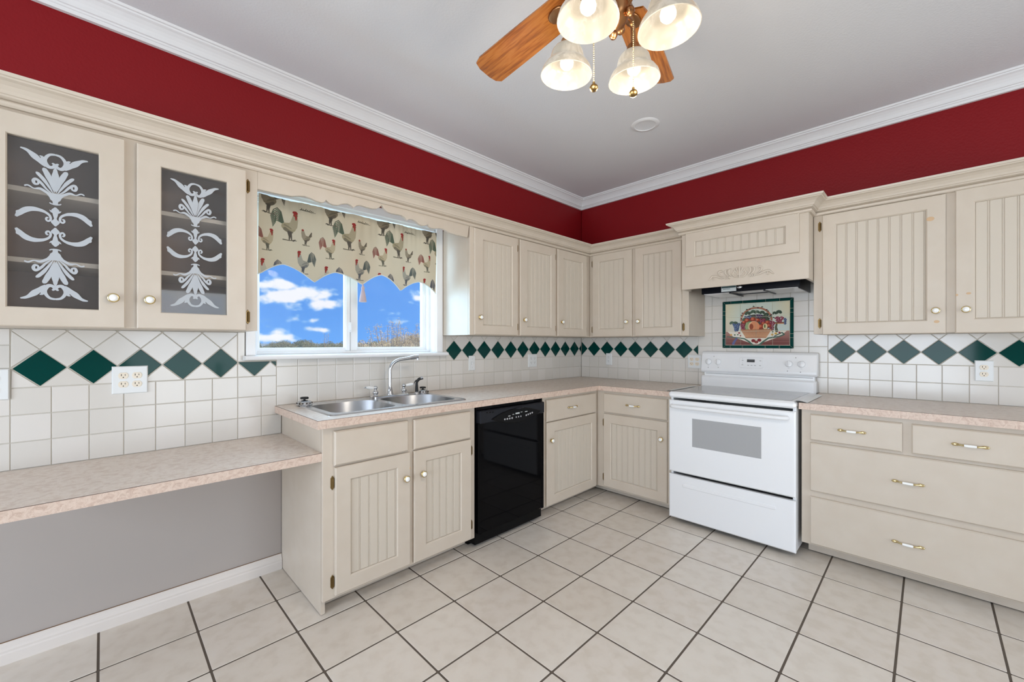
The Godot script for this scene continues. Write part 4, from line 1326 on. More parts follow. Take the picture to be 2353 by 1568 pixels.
	# sink strainers
	for k in [[-2.768, 0.108, "steel sink strainer with a black knob on the sink's left back corner"], [-1.995, 0.1, "steel sink strainer with a black knob behind the hand spray"]]:
		var st := thing("sink_strainer", k[2], "strainer", V(k[0], y, k[1]))
		var tf := Transform3D(Basis(), V(k[0], y, k[1]))
		g = Geo.new()
		g.x = tf
		g.lathe([Vector2(0.041, 0), Vector2(0.042, 0.003), Vector2(0.04, 0.005), Vector2(0.037, 0.016), Vector2(0.03, 0.023), Vector2(0.018, 0.026), Vector2(0, 0.0265)], 24)
		var bs := part(st, "basket", g, "steel_rim")
		g = Geo.new()
		g.x = tf
		for i in 12:
			var an := TAU * i / 12
			g.ball(V(cos(an) * 0.0378, 0.0115, sin(an) * 0.0378), V(0.0042, 0.0042, 0.0042), 8)
		part(bs, "hole", g, "slot_dark")
		g = Geo.new()
		g.x = tf
		g.lathe([Vector2(0.006, 0.024), Vector2(0.006, 0.032), Vector2(0.021, 0.033), Vector2(0.022, 0.041), Vector2(0.018, 0.044), Vector2(0, 0.044)], 14)
		part(st, "knob", g, "black_rubber")

# ---------------------------------------------------------------- printed valance
func disc(im: Image, x: float, y: float, rx: float, ry: float, c: Color) -> void:
	var w := im.get_width()
	x = fposmod(x, w)
	for j in range(int(y - ry), int(y + ry) + 1):
		if j < 0 or j >= im.get_height():
			continue
		var k := 1.0 - pow((j - y) / maxf(ry, 0.5), 2.0)
		if k <= 0.0:
			continue
		var h := rx * sqrt(k)
		var a := int(x - h)
		var b := int(x + h) + 1
		im.fill_rect(Rect2i(a, j, b - a, 1), c)
		if a < 0:
			im.fill_rect(Rect2i(a + w, j, -a, 1), c)
		if b > w:
			im.fill_rect(Rect2i(0, j, b - w, 1), c)

func brush(im: Image, p: Array, r0: float, r1: float, c: Color, o := Vector2.ZERO, s := Vector2.ONE) -> void:
	for i in p.size() - 1:
		var a: Vector2 = o + p[i] * s
		var b: Vector2 = o + p[i + 1] * s
		var n := maxi(1, int(a.distance_to(b) / 1.2))
		for k in n + 1:
			var u := (i + float(k) / n) / (p.size() - 1)
			var q := a.lerp(b, float(k) / n)
			var r := lerpf(r0, r1, u)
			disc(im, q.x, q.y, r, r, c)

func bird(im: Image, o: Vector2, k: float, flip: float, tail: Color, body: Color, dark: Color, big_tail: bool) -> void:
	# standing on its feet at o; k pixels per unit of body length, facing right when flip is 1
	var s := Vector2(k * flip * 0.66, k)
	var cloth := g8(226, 216, 196)
	tail = tail.lerp(cloth, 0.22)
	body = body.lerp(cloth, 0.3)
	dark = dark.lerp(cloth, 0.25)
	if big_tail:
		for i in 8:
			var f := i / 7.0  # sickle feathers, from the longest, highest one down to the short ones
			brush(im, [Vector2(-0.26, -0.52), Vector2(-0.4 - 0.02 * i, lerpf(-0.92, -0.6, f)), Vector2(-0.56 - 0.01 * i, lerpf(-1.04, -0.62, f)), Vector2(-0.74 + 0.01 * i, lerpf(-0.96, -0.52, f)), Vector2(lerpf(-0.88, -0.78, f), lerpf(-0.72, -0.38, f))], 0.02 * k, 0.01 * k, tail if i % 2 else tail.lerp(dark, 0.6), o, s)
	else:
		for i in 3:
			brush(im, [Vector2(-0.25, -0.5), Vector2(-0.5, -0.62 - 0.1 * i)], 0.05 * k, 0.03 * k, tail.lerp(dark, 0.3 * i), o, s)
	for q in [[0.0, -0.42, 0.3, 0.2], [0.12, -0.45, 0.2, 0.2], [-0.16, -0.45, 0.2, 0.15]]:
		disc(im, o.x + q[0] * s.x, o.y + q[1] * k, q[2] * k * 0.72, q[3] * k * 0.85, body)
	brush(im, [Vector2(0.2, -0.5), Vector2(0.28, -0.72), Vector2(0.3, -0.86)], 0.13 * k, 0.07 * k, body.lerp(Color.WHITE, 0.1), o, s)
	brush(im, [Vector2(-0.2, -0.36), Vector2(0.02, -0.28), Vector2(0.15, -0.27)], 0.06 * k, 0.03 * k, body.lerp(dark, 0.55), o, s)
	brush(im, [Vector2(-0.22, -0.5), Vector2(0.0, -0.44), Vector2(0.1, -0.4)], 0.03 * k, 0.015 * k, body.lerp(dark, 0.35), o, s)
	brush(im, [Vector2(-0.02, -0.26), Vector2(0.02, -0.12), Vector2(0.0, 0.0)], 0.045 * k, 0.018 * k, dark, o, s)
	brush(im, [Vector2(0.08, -0.26), Vector2(0.1, -0.12), Vector2(0.12, 0.0)], 0.035 * k, 0.016 * k, dark, o, s)
	disc(im, o.x + 0.31 * s.x, o.y - 0.9 * k, 0.065 * k, 0.06 * k, g8(166, 58, 52))
	if big_tail:
		brush(im, [Vector2(0.25, -0.99), Vector2(0.33, -1.0), Vector2(0.38, -0.96)], 0.045 * k, 0.03 * k, g8(160, 44, 44), o, s)
		brush(im, [Vector2(0.34, -0.84), Vector2(0.34, -0.74)], 0.035 * k, 0.02 * k, g8(160, 50, 46), o, s)
	brush(im, [Vector2(0.36, -0.9), Vector2(0.42, -0.88)], 0.025 * k, 0.008 * k, g8(120, 100, 70), o, s)
	brush(im, [Vector2(-0.3, 0.02), Vector2(0.0, 0.03), Vector2(0.35, 0.01)], 0.02 * k, 0.012 * k, dark.lerp(g8(190, 180, 150), 0.3), o, s)
	brush(im, [Vector2(0.2, 0.02), Vector2(0.3, -0.02)], 0.03 * k, 0.01 * k, dark, o, s)

func valance() -> void:
	var im := Image.create(672, 912, false, Image.FORMAT_RGB8)
	im.fill(g8(226, 216, 196))
	var px := 2000.0  # pixels per metre: 0.336 m by 0.456 m
	var P := func(x: float, y: float) -> Vector2: return Vector2(x * px, y * px)
	var green := g8(44, 74, 56)
	var dark := g8(50, 46, 42)
	bird(im, P.call(0.09, 0.22), 320, 1.0, green, g8(150, 138, 106), dark, true)
	bird(im, P.call(0.178, 0.238), 185, -1.0, g8(96, 84, 68), g8(120, 108, 88), dark, false)
	bird(im, P.call(0.315, 0.292), 225, 1.0, g8(150, 62, 56), g8(178, 160, 126), g8(64, 66, 56), true)
	bird(im, P.call(0.165, 0.4), 240, -1.0, g8(50, 66, 66), g8(140, 140, 134), g8(50, 58, 74), true)
	bird(im, P.call(0.32, 0.475), 255, -1.0, g8(46, 52, 74), g8(180, 176, 162), g8(56, 60, 80), true)
	bird(im, P.call(0.325, 0.088), 300, -1.0, g8(60, 54, 44), g8(96, 84, 62), g8(36, 32, 28), true)
	for i in 9:
		var x := 0.15 + i * 0.008
		brush(im, [P.call(x, 0.04), P.call(x + 0.004, 0.03 + 0.004 * (i % 3))], 4.0, 1.5, g8(66, 62, 48))
	brush(im, [P.call(0.145, 0.041), P.call(0.23, 0.045)], 3.0, 2.0, g8(70, 66, 50))
	var m := mat("rooster_cloth", g8(222, 214, 202), 0.85)
	m.albedo_texture = ImageTexture.create_from_image(im)
	m.backlight_enabled = true
	m.backlight = Color(0.4, 0.41, 0.42)
	var c := thing("curtain_valance", "cream rooster-print curtain valance with scalloped hem hanging in the window", "curtain", V(-2.42, 1.62, 0.035))
	var hem := [[-2.99, 1.632], [-2.968, 1.642], [-2.856, 1.705], [-2.689, 1.623], [-2.568, 1.694], [-2.398, 1.638], [-2.271, 1.713], [-2.128, 1.623], [-1.992, 1.697], [-1.842, 1.628]]
	var f := func(x: float) -> float:
		for i in hem.size() - 1:
			if x <= hem[i + 1][0] + 1e-6:
				var u: float = clampf((x - hem[i][0]) / (hem[i + 1][0] - hem[i][0]), 0, 1)
				var up: bool = hem[i + 1][1] > hem[i][1]
				return lerpf(hem[i][1], hem[i + 1][1], sin(u * PI / 2) * 0.65 + u * 0.35 if up else 1.0 - (sin((1 - u) * PI / 2) * 0.65 + (1 - u) * 0.35))
		return hem[-1][1]
	var fold := func(x: float, v: float) -> float:
		var k := 0.008 * sin(x * 23.0 + 1.0) + 0.004 * sin(x * 61.0) * (1.0 - v) + 0.0028 * sin(x * 150.0 + 4.0 * sin(x * 9.0)) * maxf(0.0, 1.0 - v * 2.5)
		return 0.037 + k + 0.012 * v * sin(x * 21.8 + 0.4)
	var top := 2.066
	var g := Geo.new()
	var nx := 180
	var ny := 22
	var pt := func(i: int, j: int) -> Vector3:
		var x := -2.978 + (1.136) * i / nx
		var v := float(j) / ny
		return V(x, lerpf(top, f.call(x), v), fold.call(x, v))
	var pts := []
	for i in nx + 1:
		var col := []
		for j in ny + 1:
			col.append(pt.call(i, j))
		pts.append(col)
	var nr := func(i: int, j: int) -> Vector3:
		return (pts[mini(i + 1, nx)][j] - pts[maxi(i - 1, 0)][j]).cross(pts[i][maxi(j - 1, 0)] - pts[i][mini(j + 1, ny)]).normalized()
	for i in nx:
		for j in ny:
			var ids := [[i, j], [i, j + 1], [i + 1, j + 1], [i + 1, j]]
			var p := []
			var q := []
			var w := []
			for k in ids:
				p.append(pts[k[0]][k[1]])
				q.append(nr.call(k[0], k[1]))
				w.append(Vector2((pts[k[0]][k[1]].x + 2.915) / 0.336, (top - pts[k[0]][k[1]].y) / 0.456))
			g.quadn(p, q, w)
	part(c, "cloth", g, "rooster_cloth")
	g = Geo.new()
	var line := []
	for i in range(0, nx + 1, 2):
		line.append(pts[i][ny] + V(0, -0.001, 0.001))
	g.tube(line, 0.0036, 6)
	part(c, "cord_trim", g, "cord")
	g = Geo.new()
	g.tube([V(-2.985, top - 0.008, 0.012), V(-1.838, top - 0.008, 0.012)], 0.005, 8)
	part(c, "rod", g, "window_white")
	var ts := Geo.new()
	ts.x = Transform3D(Basis(), V(-2.4, 0, 0.045))
	ts.lathe([Vector2(0, 1.524), Vector2(0.02, 1.524), Vector2(0.023, 1.528), Vector2(0.018, 1.56), Vector2(0.012, 1.59), Vector2(0.009, 1.6), Vector2(0.011, 1.615), Vector2(0.006, 1.625), Vector2(0.002, 1.64)], 14)
	part(c, "tassel", ts, "tassel", Vector3.ZERO, "pinkish grey tassel")

# ---------------------------------------------------------------- tile picture over the stove
func leaf(im: Image, x: float, y: float, r: float, c: Color) -> void:
	for i in 5:
		var a := -PI / 2 + (i - 2) * 0.75
		disc(im, x + cos(a) * r * 0.55, y + sin(a) * r * 0.5, r * 0.5, r * 0.5, c if i % 2 else c.darkened(0.15))

func grapes(im: Image, x: float, y: float, w: float, h: float, r: float, c: Color, n: int, rn: RandomNumberGenerator) -> void:
	for i in n:
		var t := float(i) / n
		var gx := x + rn.randf_range(-w, w) * (1.0 - t * 0.6)
		var gy := y + h * t
		disc(im, gx, gy, r, r, c.darkened(rn.randf_range(0.0, 0.4)))
		disc(im, gx - r * 0.3, gy - r * 0.35, r * 0.35, r * 0.35, c.lightened(0.45))

func mural() -> void:
	var W := 640
	var H := 480
	var im := Image.create(W, H, false, Image.FORMAT_RGB8)
	var rn := RandomNumberGenerator.new()
	rn.seed = 4
	for j in H:
		for i in W:
			var u := float(i) / W
			var v := float(j) / H
			im.set_pixel(i, j, g8(206, 216, 204).lerp(g8(226, 208, 164), clampf(absf(u - 0.5) * 2.2 - 0.4 - v * 0.5, 0, 1)).lerp(g8(216, 182, 164), clampf((0.3 - u) * 2.4, 0, 1) * clampf(v * 2.0 - 0.6, 0, 1)).lerp(g8(190, 212, 222), clampf((u - 0.6) * 2.0, 0, 1) * clampf(v * 2.0 - 0.5, 0, 1)))
	# table and cloth
	for j in range(322, H):
		var k := float(j - 322) / (H - 322)
		im.fill_rect(Rect2i(0, j, W, 1), g8(168, 124, 112).lerp(g8(112, 62, 58), k))
	for j in [410, 424, 426, 452]:
		im.fill_rect(Rect2i(0, j, W, 3), g8(92, 50, 46))
	for j in range(318, 470):
		var k := (j - 318) / 152.0
		var hw := 300.0 * sqrt(maxf(0.0, 1.0 - k * 0.95)) if k < 0.45 else lerpf(225, 20, (k - 0.45) / 0.55)
		im.fill_rect(Rect2i(int(318 - hw), j, int(2 * hw), 1), g8(226, 220, 206))
	brush(im, [Vector2(20, 380), Vector2(120, 392), Vector2(200, 405), Vector2(250, 440), Vector2(285, 478)], 5, 9, g8(74, 104, 88))
	brush(im, [Vector2(350, 478), Vector2(390, 440), Vector2(440, 400), Vector2(540, 384), Vector2(590, 362), Vector2(570, 340), Vector2(500, 378)], 9, 5, g8(74, 100, 88))
	for k in [[60, 358, 12, g8(206, 160, 80)], [100, 360, 9, g8(72, 98, 72)], [132, 358, 8, g8(72, 98, 72)], [146, 338, 10, g8(142, 40, 52)], [160, 370, 8, g8(142, 40, 52)], [478, 362, 12, g8(210, 166, 84)], [512, 350, 13, g8(210, 166, 84)], [546, 340, 10, g8(142, 40, 52)], [482, 330, 8, g8(72, 98, 72)], [292, 428, 20, g8(128, 40, 44)], [352, 422, 20, g8(128, 40, 44)], [322, 444, 18, g8(140, 48, 50)]]:
		disc(im, k[0], k[1], k[2], k[2] * 0.9, k[3])
	brush(im, [Vector2(120, 400), Vector2(100, 430), Vector2(84, 462)], 8, 14, g8(88, 92, 138))
	# basket handle
	var hp := []
	for i in 21:
		var a := PI - PI * i / 20.0
		hp.append(Vector2(318 + cos(a) * 152, 196 - sin(a) * 140))
	brush(im, hp, 9, 9, g8(150, 92, 72))
	for i in 40:
		var a := PI - PI * i / 40.0
		disc(im, 318 + cos(a) * 152, 196 - sin(a) * 140, 4, 4, g8(196, 136, 104))
	for i in 12:
		var a := PI - PI * (i + 0.5) / 12.0
		leaf(im, 318 + cos(a) * (150 + (i % 3) * 12), 196 - sin(a) * (138 + (i % 2) * 18), 9, g8(70, 88, 72) if i % 2 else g8(104, 62, 56))
	# footed dish on the right
	for j in range(226, 246):
		im.fill_rect(Rect2i(470, j, 120, 1), g8(186, 126, 84) if j > 234 else g8(96, 52, 48))
	brush(im, [Vector2(520, 246), Vector2(512, 280), Vector2(520, 322)], 8, 14, g8(90, 90, 72))
	# fruit, over a mass of dark foliage
	disc(im, 318, 240, 158, 78, g8(84, 62, 58))
	disc(im, 318, 190, 130, 60, g8(74, 76, 66))
	for i in 26:
		leaf(im, 318 + rn.randf_range(-150, 150), rn.randf_range(150, 280), 16, g8(86, 104, 84).darkened(rn.randf_range(0, 0.35)))
	for k in [[235, 120, 30], [290, 106, 28], [330, 110, 26], [380, 118, 26], [420, 140, 24], [205, 190, 26], [540, 122, 28], [500, 130, 22], [105, 232, 30], [70, 225, 26]]:
		leaf(im, k[0], k[1], k[2], g8(82, 108, 88).darkened(rn.randf_range(0, 0.25)))
	grapes(im, 240, 150, 40, 26, 8, g8(58, 78, 128), 26, rn)
	grapes(im, 350, 140, 40, 30, 10, g8(78, 56, 92), 24, rn)
	grapes(im, 118, 230, 34, 88, 9, g8(52, 82, 130), 52, rn)
	grapes(im, 540, 170, 50, 54, 8, g8(142, 42, 66), 50, rn)
	grapes(im, 598, 190, 10, 62, 7, g8(64, 88, 138), 22, rn)
	grapes(im, 200, 240, 46, 70, 9, g8(150, 44, 70), 60, rn)
	grapes(im, 386, 185, 34, 60, 8, g8(138, 38, 62), 44, rn)
	grapes(im, 470, 215, 30, 100, 9, g8(140, 40, 66), 60, rn)
	for k in [[228, 196, 28], [288, 186, 28], [336, 196, 22], [432, 226, 24], [366, 270, 30], [392, 236, 20], [196, 216, 20], [448, 262, 20]]:
		disc(im, k[0], k[1], k[2], k[2] * 0.9, g8(150, 58, 42))
		disc(im, k[0] - 5, k[1] - 5, k[2] * 0.5, k[2] * 0.45, g8(206, 112, 80))
	disc(im, 258, 268, 52, 62, g8(96, 124, 82))
	for i in 3:
		brush(im, [Vector2(226 + i * 14, 220), Vector2(216 + i * 14, 270), Vector2(228 + i * 14, 320)], 3, 3, g8(190, 200, 150))
	disc(im, 296, 268, 56, 62, g8(232, 196, 160))
	disc(im, 304, 268, 50, 58, g8(222, 146, 104))
	disc(im, 272, 268, 20, 32, g8(150, 74, 48))
	disc(im, 410, 270, 22, 34, g8(226, 206, 160))
	disc(im, 406, 266, 8, 20, g8(96, 110, 70))
	# basket
	for j in range(306, 392):
		var hw := lerpf(150, 100, (j - 306) / 86.0)
		im.fill_rect(Rect2i(int(318 - hw), j, int(2 * hw), 1), g8(122, 68, 50))
	for i in 21:
		var u := (i - 10) / 10.0
		brush(im, [Vector2(318 + u * 148, 308), Vector2(318 + u * 100, 392)], 4.2, 4.2, g8(206, 156, 118))
	for i in 40:
		var u := (i - 20) / 20.0
		disc(im, 318 + u * 152, 304 + 3 * (i % 2), 7, 6, g8(200, 148, 108) if i % 2 else g8(150, 94, 70))
		disc(im, 318 + u * 102, 392 + 2 * (i % 2), 5, 5, g8(196, 142, 104) if i % 2 else g8(150, 94, 70))
	var m := mat("mural_print", Color.WHITE, 0.12)
	m.albedo_texture = ImageTexture.create_from_image(im)
	var c := thing("tile_mural", "painted tile picture of a fruit basket framed in dark green", "tile picture", V(1.634, 1.226, 0.004), 1)
	var r := Rect2(1.393, 1.226, 0.483, 0.372)
	var inn := r.grow(-0.023)
	part(c, "bed", bx(V(r.position.x, r.position.y, 0.0), V(r.end.x, r.end.y, 0.004)), "cream_line")
	for i in 4:
		for j in 3:
			var tw := inn.size.x / 4.0
			var th := inn.size.y / 3.0
			var x0 := inn.position.x + i * tw + 0.0013
			var y0 := inn.position.y + j * th + 0.0013
			var x1 := x0 + tw - 0.0026
			var y1 := y0 + th - 0.0026
			var g := Geo.new()
			var uv := func(p: Vector3) -> Vector2: return Vector2((p.x - inn.position.x) / inn.size.x, (inn.end.y - p.y) / inn.size.y)
			var q := [V(x0, y0, 0.009), V(x1, y0, 0.009), V(x1, y1, 0.009), V(x0, y1, 0.009)]
			var nz := V(0, 0, 1)
			g.quadn(q, [nz, nz, nz, nz], q.map(uv))
			for k in 4:
				var a: Vector3 = q[k]
				var b: Vector3 = q[(k + 1) % 4]
				var h := (b - a).cross(nz).normalized()
				g.quadn([a, b, b - nz * 0.006, a - nz * 0.006], [h, h, h, h], [uv.call(a), uv.call(b), uv.call(b), uv.call(a)])
			part(c, "picture_tile", g, "mural_print")
	# frame of green rope-like pieces
	var fw := 0.021
	for side in 4:
		var hor := side % 2 == 0
		var len := r.size.x if hor else r.size.y
		var cuts := [0.0, 0.125, 0.305, 0.63, 0.82, 1.0] if hor else [0.0, 0.21, 0.29, 0.71, 0.79, 1.0]
		for k in cuts.size() - 1:
			var a: float = cuts[k] * len + 0.001
			var b: float = cuts[k + 1] * len - 0.001
			var ma := fw if k == 0 else 0.0
			var mb := fw if k == cuts.size() - 2 else 0.0
			var q := PackedVector2Array()
			if hor and side == 0:
				q = PackedVector2Array([Vector2(a, 0), Vector2(b, 0), Vector2(b - mb, fw), Vector2(a + ma, fw)])
			elif hor:
				q = PackedVector2Array([Vector2(a + ma, r.size.y - fw), Vector2(b - mb, r.size.y - fw), Vector2(b, r.size.y), Vector2(a, r.size.y)])
			elif side == 1:
				q = PackedVector2Array([Vector2(r.size.x, a), Vector2(r.size.x, b), Vector2(r.size.x - fw, b - mb), Vector2(r.size.x - fw, a + ma)])
			else:
				q = PackedVector2Array([Vector2(0, b), Vector2(0, a), Vector2(fw, a + ma), Vector2(fw, b - mb)])
			for i in q.size():
				q[i] += r.position
			var g := Geo.new()
			g.extr(q, 0.002, 0.013, 0.005)
			part(c, "frame_piece", g, "tile_green")

# ---------------------------------------------------------------- sockets and switches
func plates() -> void:
	plate("outlet_plate", "white four-socket outlet plate with ivory sockets above the desk", V(-3.48, 1.097, 0), 0, 0.121, 0.124, 2, "ivory", "four-socket plates")
	plate("outlet_plate", "white four-socket outlet plate near the corner on the window wall", V(-0.762, 1.106, 0), 0, 0.116, 0.118, 2, "plate_white", "four-socket plates")
	plate("outlet_plate", "white four-socket outlet plate partly behind the stove's control panel", V(1.168, 1.109, 0), 1, 0.112, 0.114, 2, "ivory", "four-socket plates")
	plate("outlet_plate", "white two-socket outlet plate right of the corner, left of the stove", V(0.334, 1.108, 0), 1, 0.066, 0.115, 1, "plate_white", "two-socket plates")
	plate("outlet_plate", "white two-socket outlet plate at the right above the drawers", V(2.789, 1.106, 0), 1, 0.072, 0.118, 1, "ivory", "two-socket plates")
	# toggle switch right of the window
	var s := thing("switch_plate", "white switch plate right of the window sill", "switch", V(-1.478, 1.106, 0.0))
	part(s, "plate", slab(Rect2(-1.51, 1.048, 0.064, 0.117), 0.0, 0.006, 0.003), "plate_white")
	part(s, "toggle", bx(V(-1.483, 1.098, 0.004), V(-1.473, 1.114, 0.015), 0.002), "plate_white")
	var g := Geo.new()
	for y in [1.072, 1.14]:
		g.ball(V(-1.478, y, 0.006), V(0.0025, 0.0025, 0.0008), 8)
	g.box(V(-1.486, 1.092, 0.0058), V(-1.4835, 1.12, 0.0064))
	part(s, "screw", g, "enamel_print")
	# blank double plate at the left edge
	s = thing("blank_plate", "white wall plate at the far left edge above the desk", "wall plate", V(-3.87, 1.1, 0))
	part(s, "plate", slab(Rect2(-3.905, 1.041, 0.074, 0.12), 0.002, 0.009, 0.003), "plate_white")
	g = Geo.new()
	for y in [1.125, 1.08]:
		g.extr(rounded(Rect2(-3.885, y - 0.013, 0.034, 0.026), 0.0125), 0.008, 0.0096, 0.001)
	part(s, "socket", g, "plate_white")

func plate(called: String, label: String, at: Vector3, wall: int, w: float, h: float, cols: int, sock: String, group: String) -> void:
	var s := thing(called, label, "outlet", at, wall, group)
	part(s, "plate", slab(Rect2(at.x - w / 2, at.y - h / 2, w, h), 0.0, 0.0065, 0.0035), "plate_white")
	for i in cols:
		for j in 2:
			var cx := at.x + (i - (cols - 1) / 2.0) * 0.046
			var cy := at.y + (0.0195 if j else -0.0195)
			if not cache.has("socket"):
				var g := Geo.new()
				var q := PackedVector2Array()
				for k in 20:
					var a := TAU * k / 20
					q.append(Vector2(cos(a) * 0.0172, clampf(sin(a) * 0.0172, -0.0138, 0.0138)))
				g.extr(q, 0.0, 0.0032, 0.001)
				cache.socket = g.mesh()
				g = Geo.new()
				g.box(V(-0.0075, -0.001, 0.003), V(-0.0052, 0.0075, 0.0035))
				g.box(V(0.0052, -0.0002, 0.003), V(0.0072, 0.0068, 0.0035))
				g.ball(V(0, -0.0075, 0.003), V(0.0028, 0.0026, 0.0006), 8)
				cache.slots = g.mesh()
			var o := part(s, "socket", cache.socket, sock, V(cx, cy, 0.005))
			part(o, "slot", cache.slots, "slot_dark")
	if cols == 1:
		var g := Geo.new()
		g.ball(V(at.x, at.y, 0.0065), V(0.003, 0.003, 0.0008), 8)
		part(s, "screw", g, "plate_white")

# ---------------------------------------------------------------- ceiling fan and recessed light
func fan() -> void:
	var ax := V(-2.515, 0, 1.919)
	var c := thing("ceiling_fan", "wooden-bladed ceiling fan with four glowing alabaster glass lamps", "ceiling fan", V(ax.x, CEIL, ax.z))
	var g := Geo.new()
	g.x = Transform3D(Basis(), ax)
	g.lathe([Vector2(0, 2.36), Vector2(0.05, 2.36), Vector2(0.1, 2.375), Vector2(0.13, 2.4), Vector2(0.14, 2.44), Vector2(0.13, 2.49), Vector2(0.09, 2.52), Vector2(0.04, 2.535), Vector2(0.02, 2.56)], 32)
	part(c, "motor_housing", g, "fan_bronze")
	g = Geo.new()
	g.x = Transform3D(Basis(), ax)
	g.lathe([Vector2(0.016, 2.55), Vector2(0.016, 2.68), Vector2(0.05, 2.69), Vector2(0.07, 2.72), Vector2(0.075, CEIL)], 24)
	part(c, "downrod", g, "fan_bronze")
	for i in 5:
		var th := deg_to_rad(-86.0 + 72.0 * i)
		var bas := Basis(Vector3.UP, -th) * Basis(Vector3.RIGHT, deg_to_rad(12.0))
		var tf := Transform3D(bas, ax + V(0, 2.352, 0))
		# blade: rounded paddle, a little wider to the tip
		var q := PackedVector2Array([Vector2(0.17, 0.045), Vector2(0.2, 0.055), Vector2(0.4, 0.062), Vector2(0.57, 0.066), Vector2(0.6, 0.058), Vector2(0.612, 0.03), Vector2(0.614, -0.02), Vector2(0.608, -0.05), Vector2(0.59, -0.066), Vector2(0.4, -0.062), Vector2(0.2, -0.055), Vector2(0.17, -0.045)])
		q.reverse()
		g = Geo.new()
		g.x = Transform3D(Basis(Vector3.RIGHT, -PI / 2), Vector3.ZERO)
		g.extr(q, -0.003, 0.003, 0.0, true)
		var bl := part(c, "blade", g, "blade_wood")
		bl.transform = Transform3D(tf.basis, tf.origin + off[c])
		g = Geo.new()
		g.tube([V(0.11, -0.002, 0), V(0.16, -0.008, 0), V(0.21, -0.007, 0)], [0.014, 0.018, 0.01], 10)
		g.ball(V(0.215, -0.006, 0), V(0.04, 0.006, 0.028), 12)
		part(bl, "blade_arm", g, "fan_bronze")
	# light kit
	g = Geo.new()
	g.x = Transform3D(Basis(), ax)
	g.lathe([Vector2(0, 2.148), Vector2(0.008, 2.15), Vector2(0.013, 2.16), Vector2(0.008, 2.17), Vector2(0.016, 2.178), Vector2(0.034, 2.19), Vector2(0.045, 2.21), Vector2(0.05, 2.24), Vector2(0.045, 2.27), Vector2(0.055, 2.3), Vector2(0.06, 2.34), Vector2(0.05, 2.36)], 24)
	part(c, "light_hub", g, "fan_bronze")
	for i in 4:
		var th := deg_to_rad(-7.2 + 90.0 * i)
		var out := V(cos(th), 0, sin(th))
		var tilt := deg_to_rad(3.0)
		var down := out * sin(tilt) + V(0, -cos(tilt), 0)
		var rim := ax + out * 0.158 + V(0, 2.104, 0)
		var neck := rim - down * 0.09
		g = Geo.new()
		g.tube([ax + out * 0.035 + V(0, 2.22, 0), ax + out * 0.06 + V(0, 2.25, 0), ax + out * 0.09 + V(0, 2.275, 0), ax + out * 0.125 + V(0, 2.282, 0), ax + out * 0.148 + V(0, 2.27, 0), neck - down * 0.02], [0.009, 0.008, 0.008, 0.008, 0.008, 0.009], 10)
		g.ball(ax + out * 0.05 + V(0, 2.205, 0), V(0.014, 0.014, 0.014), 12)
		g.tube([neck - down * 0.028, neck - down * 0.02, neck - down * 0.004, neck + down * 0.01, neck + down * 0.012], [0.012, 0.02, 0.024, 0.033, 0.02], 16)
		var arm := part(c, "lamp_arm", g, "fan_bronze")
		g = Geo.new()
		var yb := -down
		var xb := yb.cross(V(-sin(th), 0, cos(th))).normalized()
		g.x = Transform3D(Basis(xb, yb, xb.cross(yb)), neck)
		g.lathe([Vector2(0.026, -0.002), Vector2(0.034, -0.009), Vector2(0.043, -0.019), Vector2(0.0475, -0.034), Vector2(0.0495, -0.045), Vector2(0.055, -0.053), Vector2(0.064, -0.062), Vector2(0.072, -0.074), Vector2(0.0785, -0.091), Vector2(0.0805, -0.09), Vector2(0.0755, -0.072), Vector2(0.067, -0.059), Vector2(0.0585, -0.051), Vector2(0.0545, -0.045), Vector2(0.0525, -0.034), Vector2(0.048, -0.017), Vector2(0.04, -0.006), Vector2(0.028, 0)], 36, true)
		part(arm, "lamp_shade", g, "alabaster", Vector3.ZERO, "swirled alabaster glass shade")
		g = Geo.new()
		g.x = Transform3D(Basis(xb, yb, xb.cross(yb)), neck)
		g.lathe([Vector2(0, -0.07), Vector2(0.012, -0.068), Vector2(0.02, -0.059), Vector2(0.0215, -0.05), Vector2(0.018, -0.037), Vector2(0.012, -0.026), Vector2(0.011, -0.01)], 16)
		part(arm, "light_bulb", g, "bulb_glow")
		var l := OmniLight3D.new()
		l.name = "lamp_glow"
		l.light_energy = 0.13
		l.light_color = Color(1.0, 0.94, 0.86)
		l.light_size = 0.05
		l.omni_range = 14.0
		l.omni_attenuation = 2.0
		l.shadow_enabled = true
		l.position = rim + down * 0.12 + off[c]
		c.add_child(l, true)
	# pull chains
	var right := V(cos(YAW), 0, sin(YAW))
	for k in [[-0.057, 2.018], [0.058, 2.002]]:
		var p: Vector3 = ax + right * k[0]
		g = Geo.new()
		var n := int((2.2 - k[1]) / 0.0055)
		for i in n:
			g.ball(p + V(0, 2.2 - i * 0.0055, 0), V(0.0024, 0.0026, 0.0024), 6)
		var ch := part(c, "pull_chain", g, "brass")
		g = Geo.new()
		g.ball(p + V(0, k[1] - 0.012, 0), V(0.0125, 0.011, 0.0125), 14)
		g.tube([p + V(0, k[1] - 0.002, 0), p + V(0, k[1] + 0.004, 0)], 0.004, 8)
		part(ch, "pendant_ball", g, "antique_brass")
	# recessed light, switched off
	c = thing("recessed_light", "white recessed ceiling light, switched off, beyond the fan", "ceiling light", V(-0.942, CEIL, 1.205))
	g = Geo.new()
	g.x = Transform3D(Basis(), V(-0.942, 0, 1.205))
	g.lathe([Vector2(0.066, CEIL - 0.001), Vector2(0.07, CEIL - 0.007), Vector2(0.088, CEIL - 0.005), Vector2(0.094, CEIL)], 36)
	part(c, "trim_ring", g, "crown_paint")
	g = Geo.new()
	g.x = Transform3D(Basis(), V(-0.942, 0, 1.205))
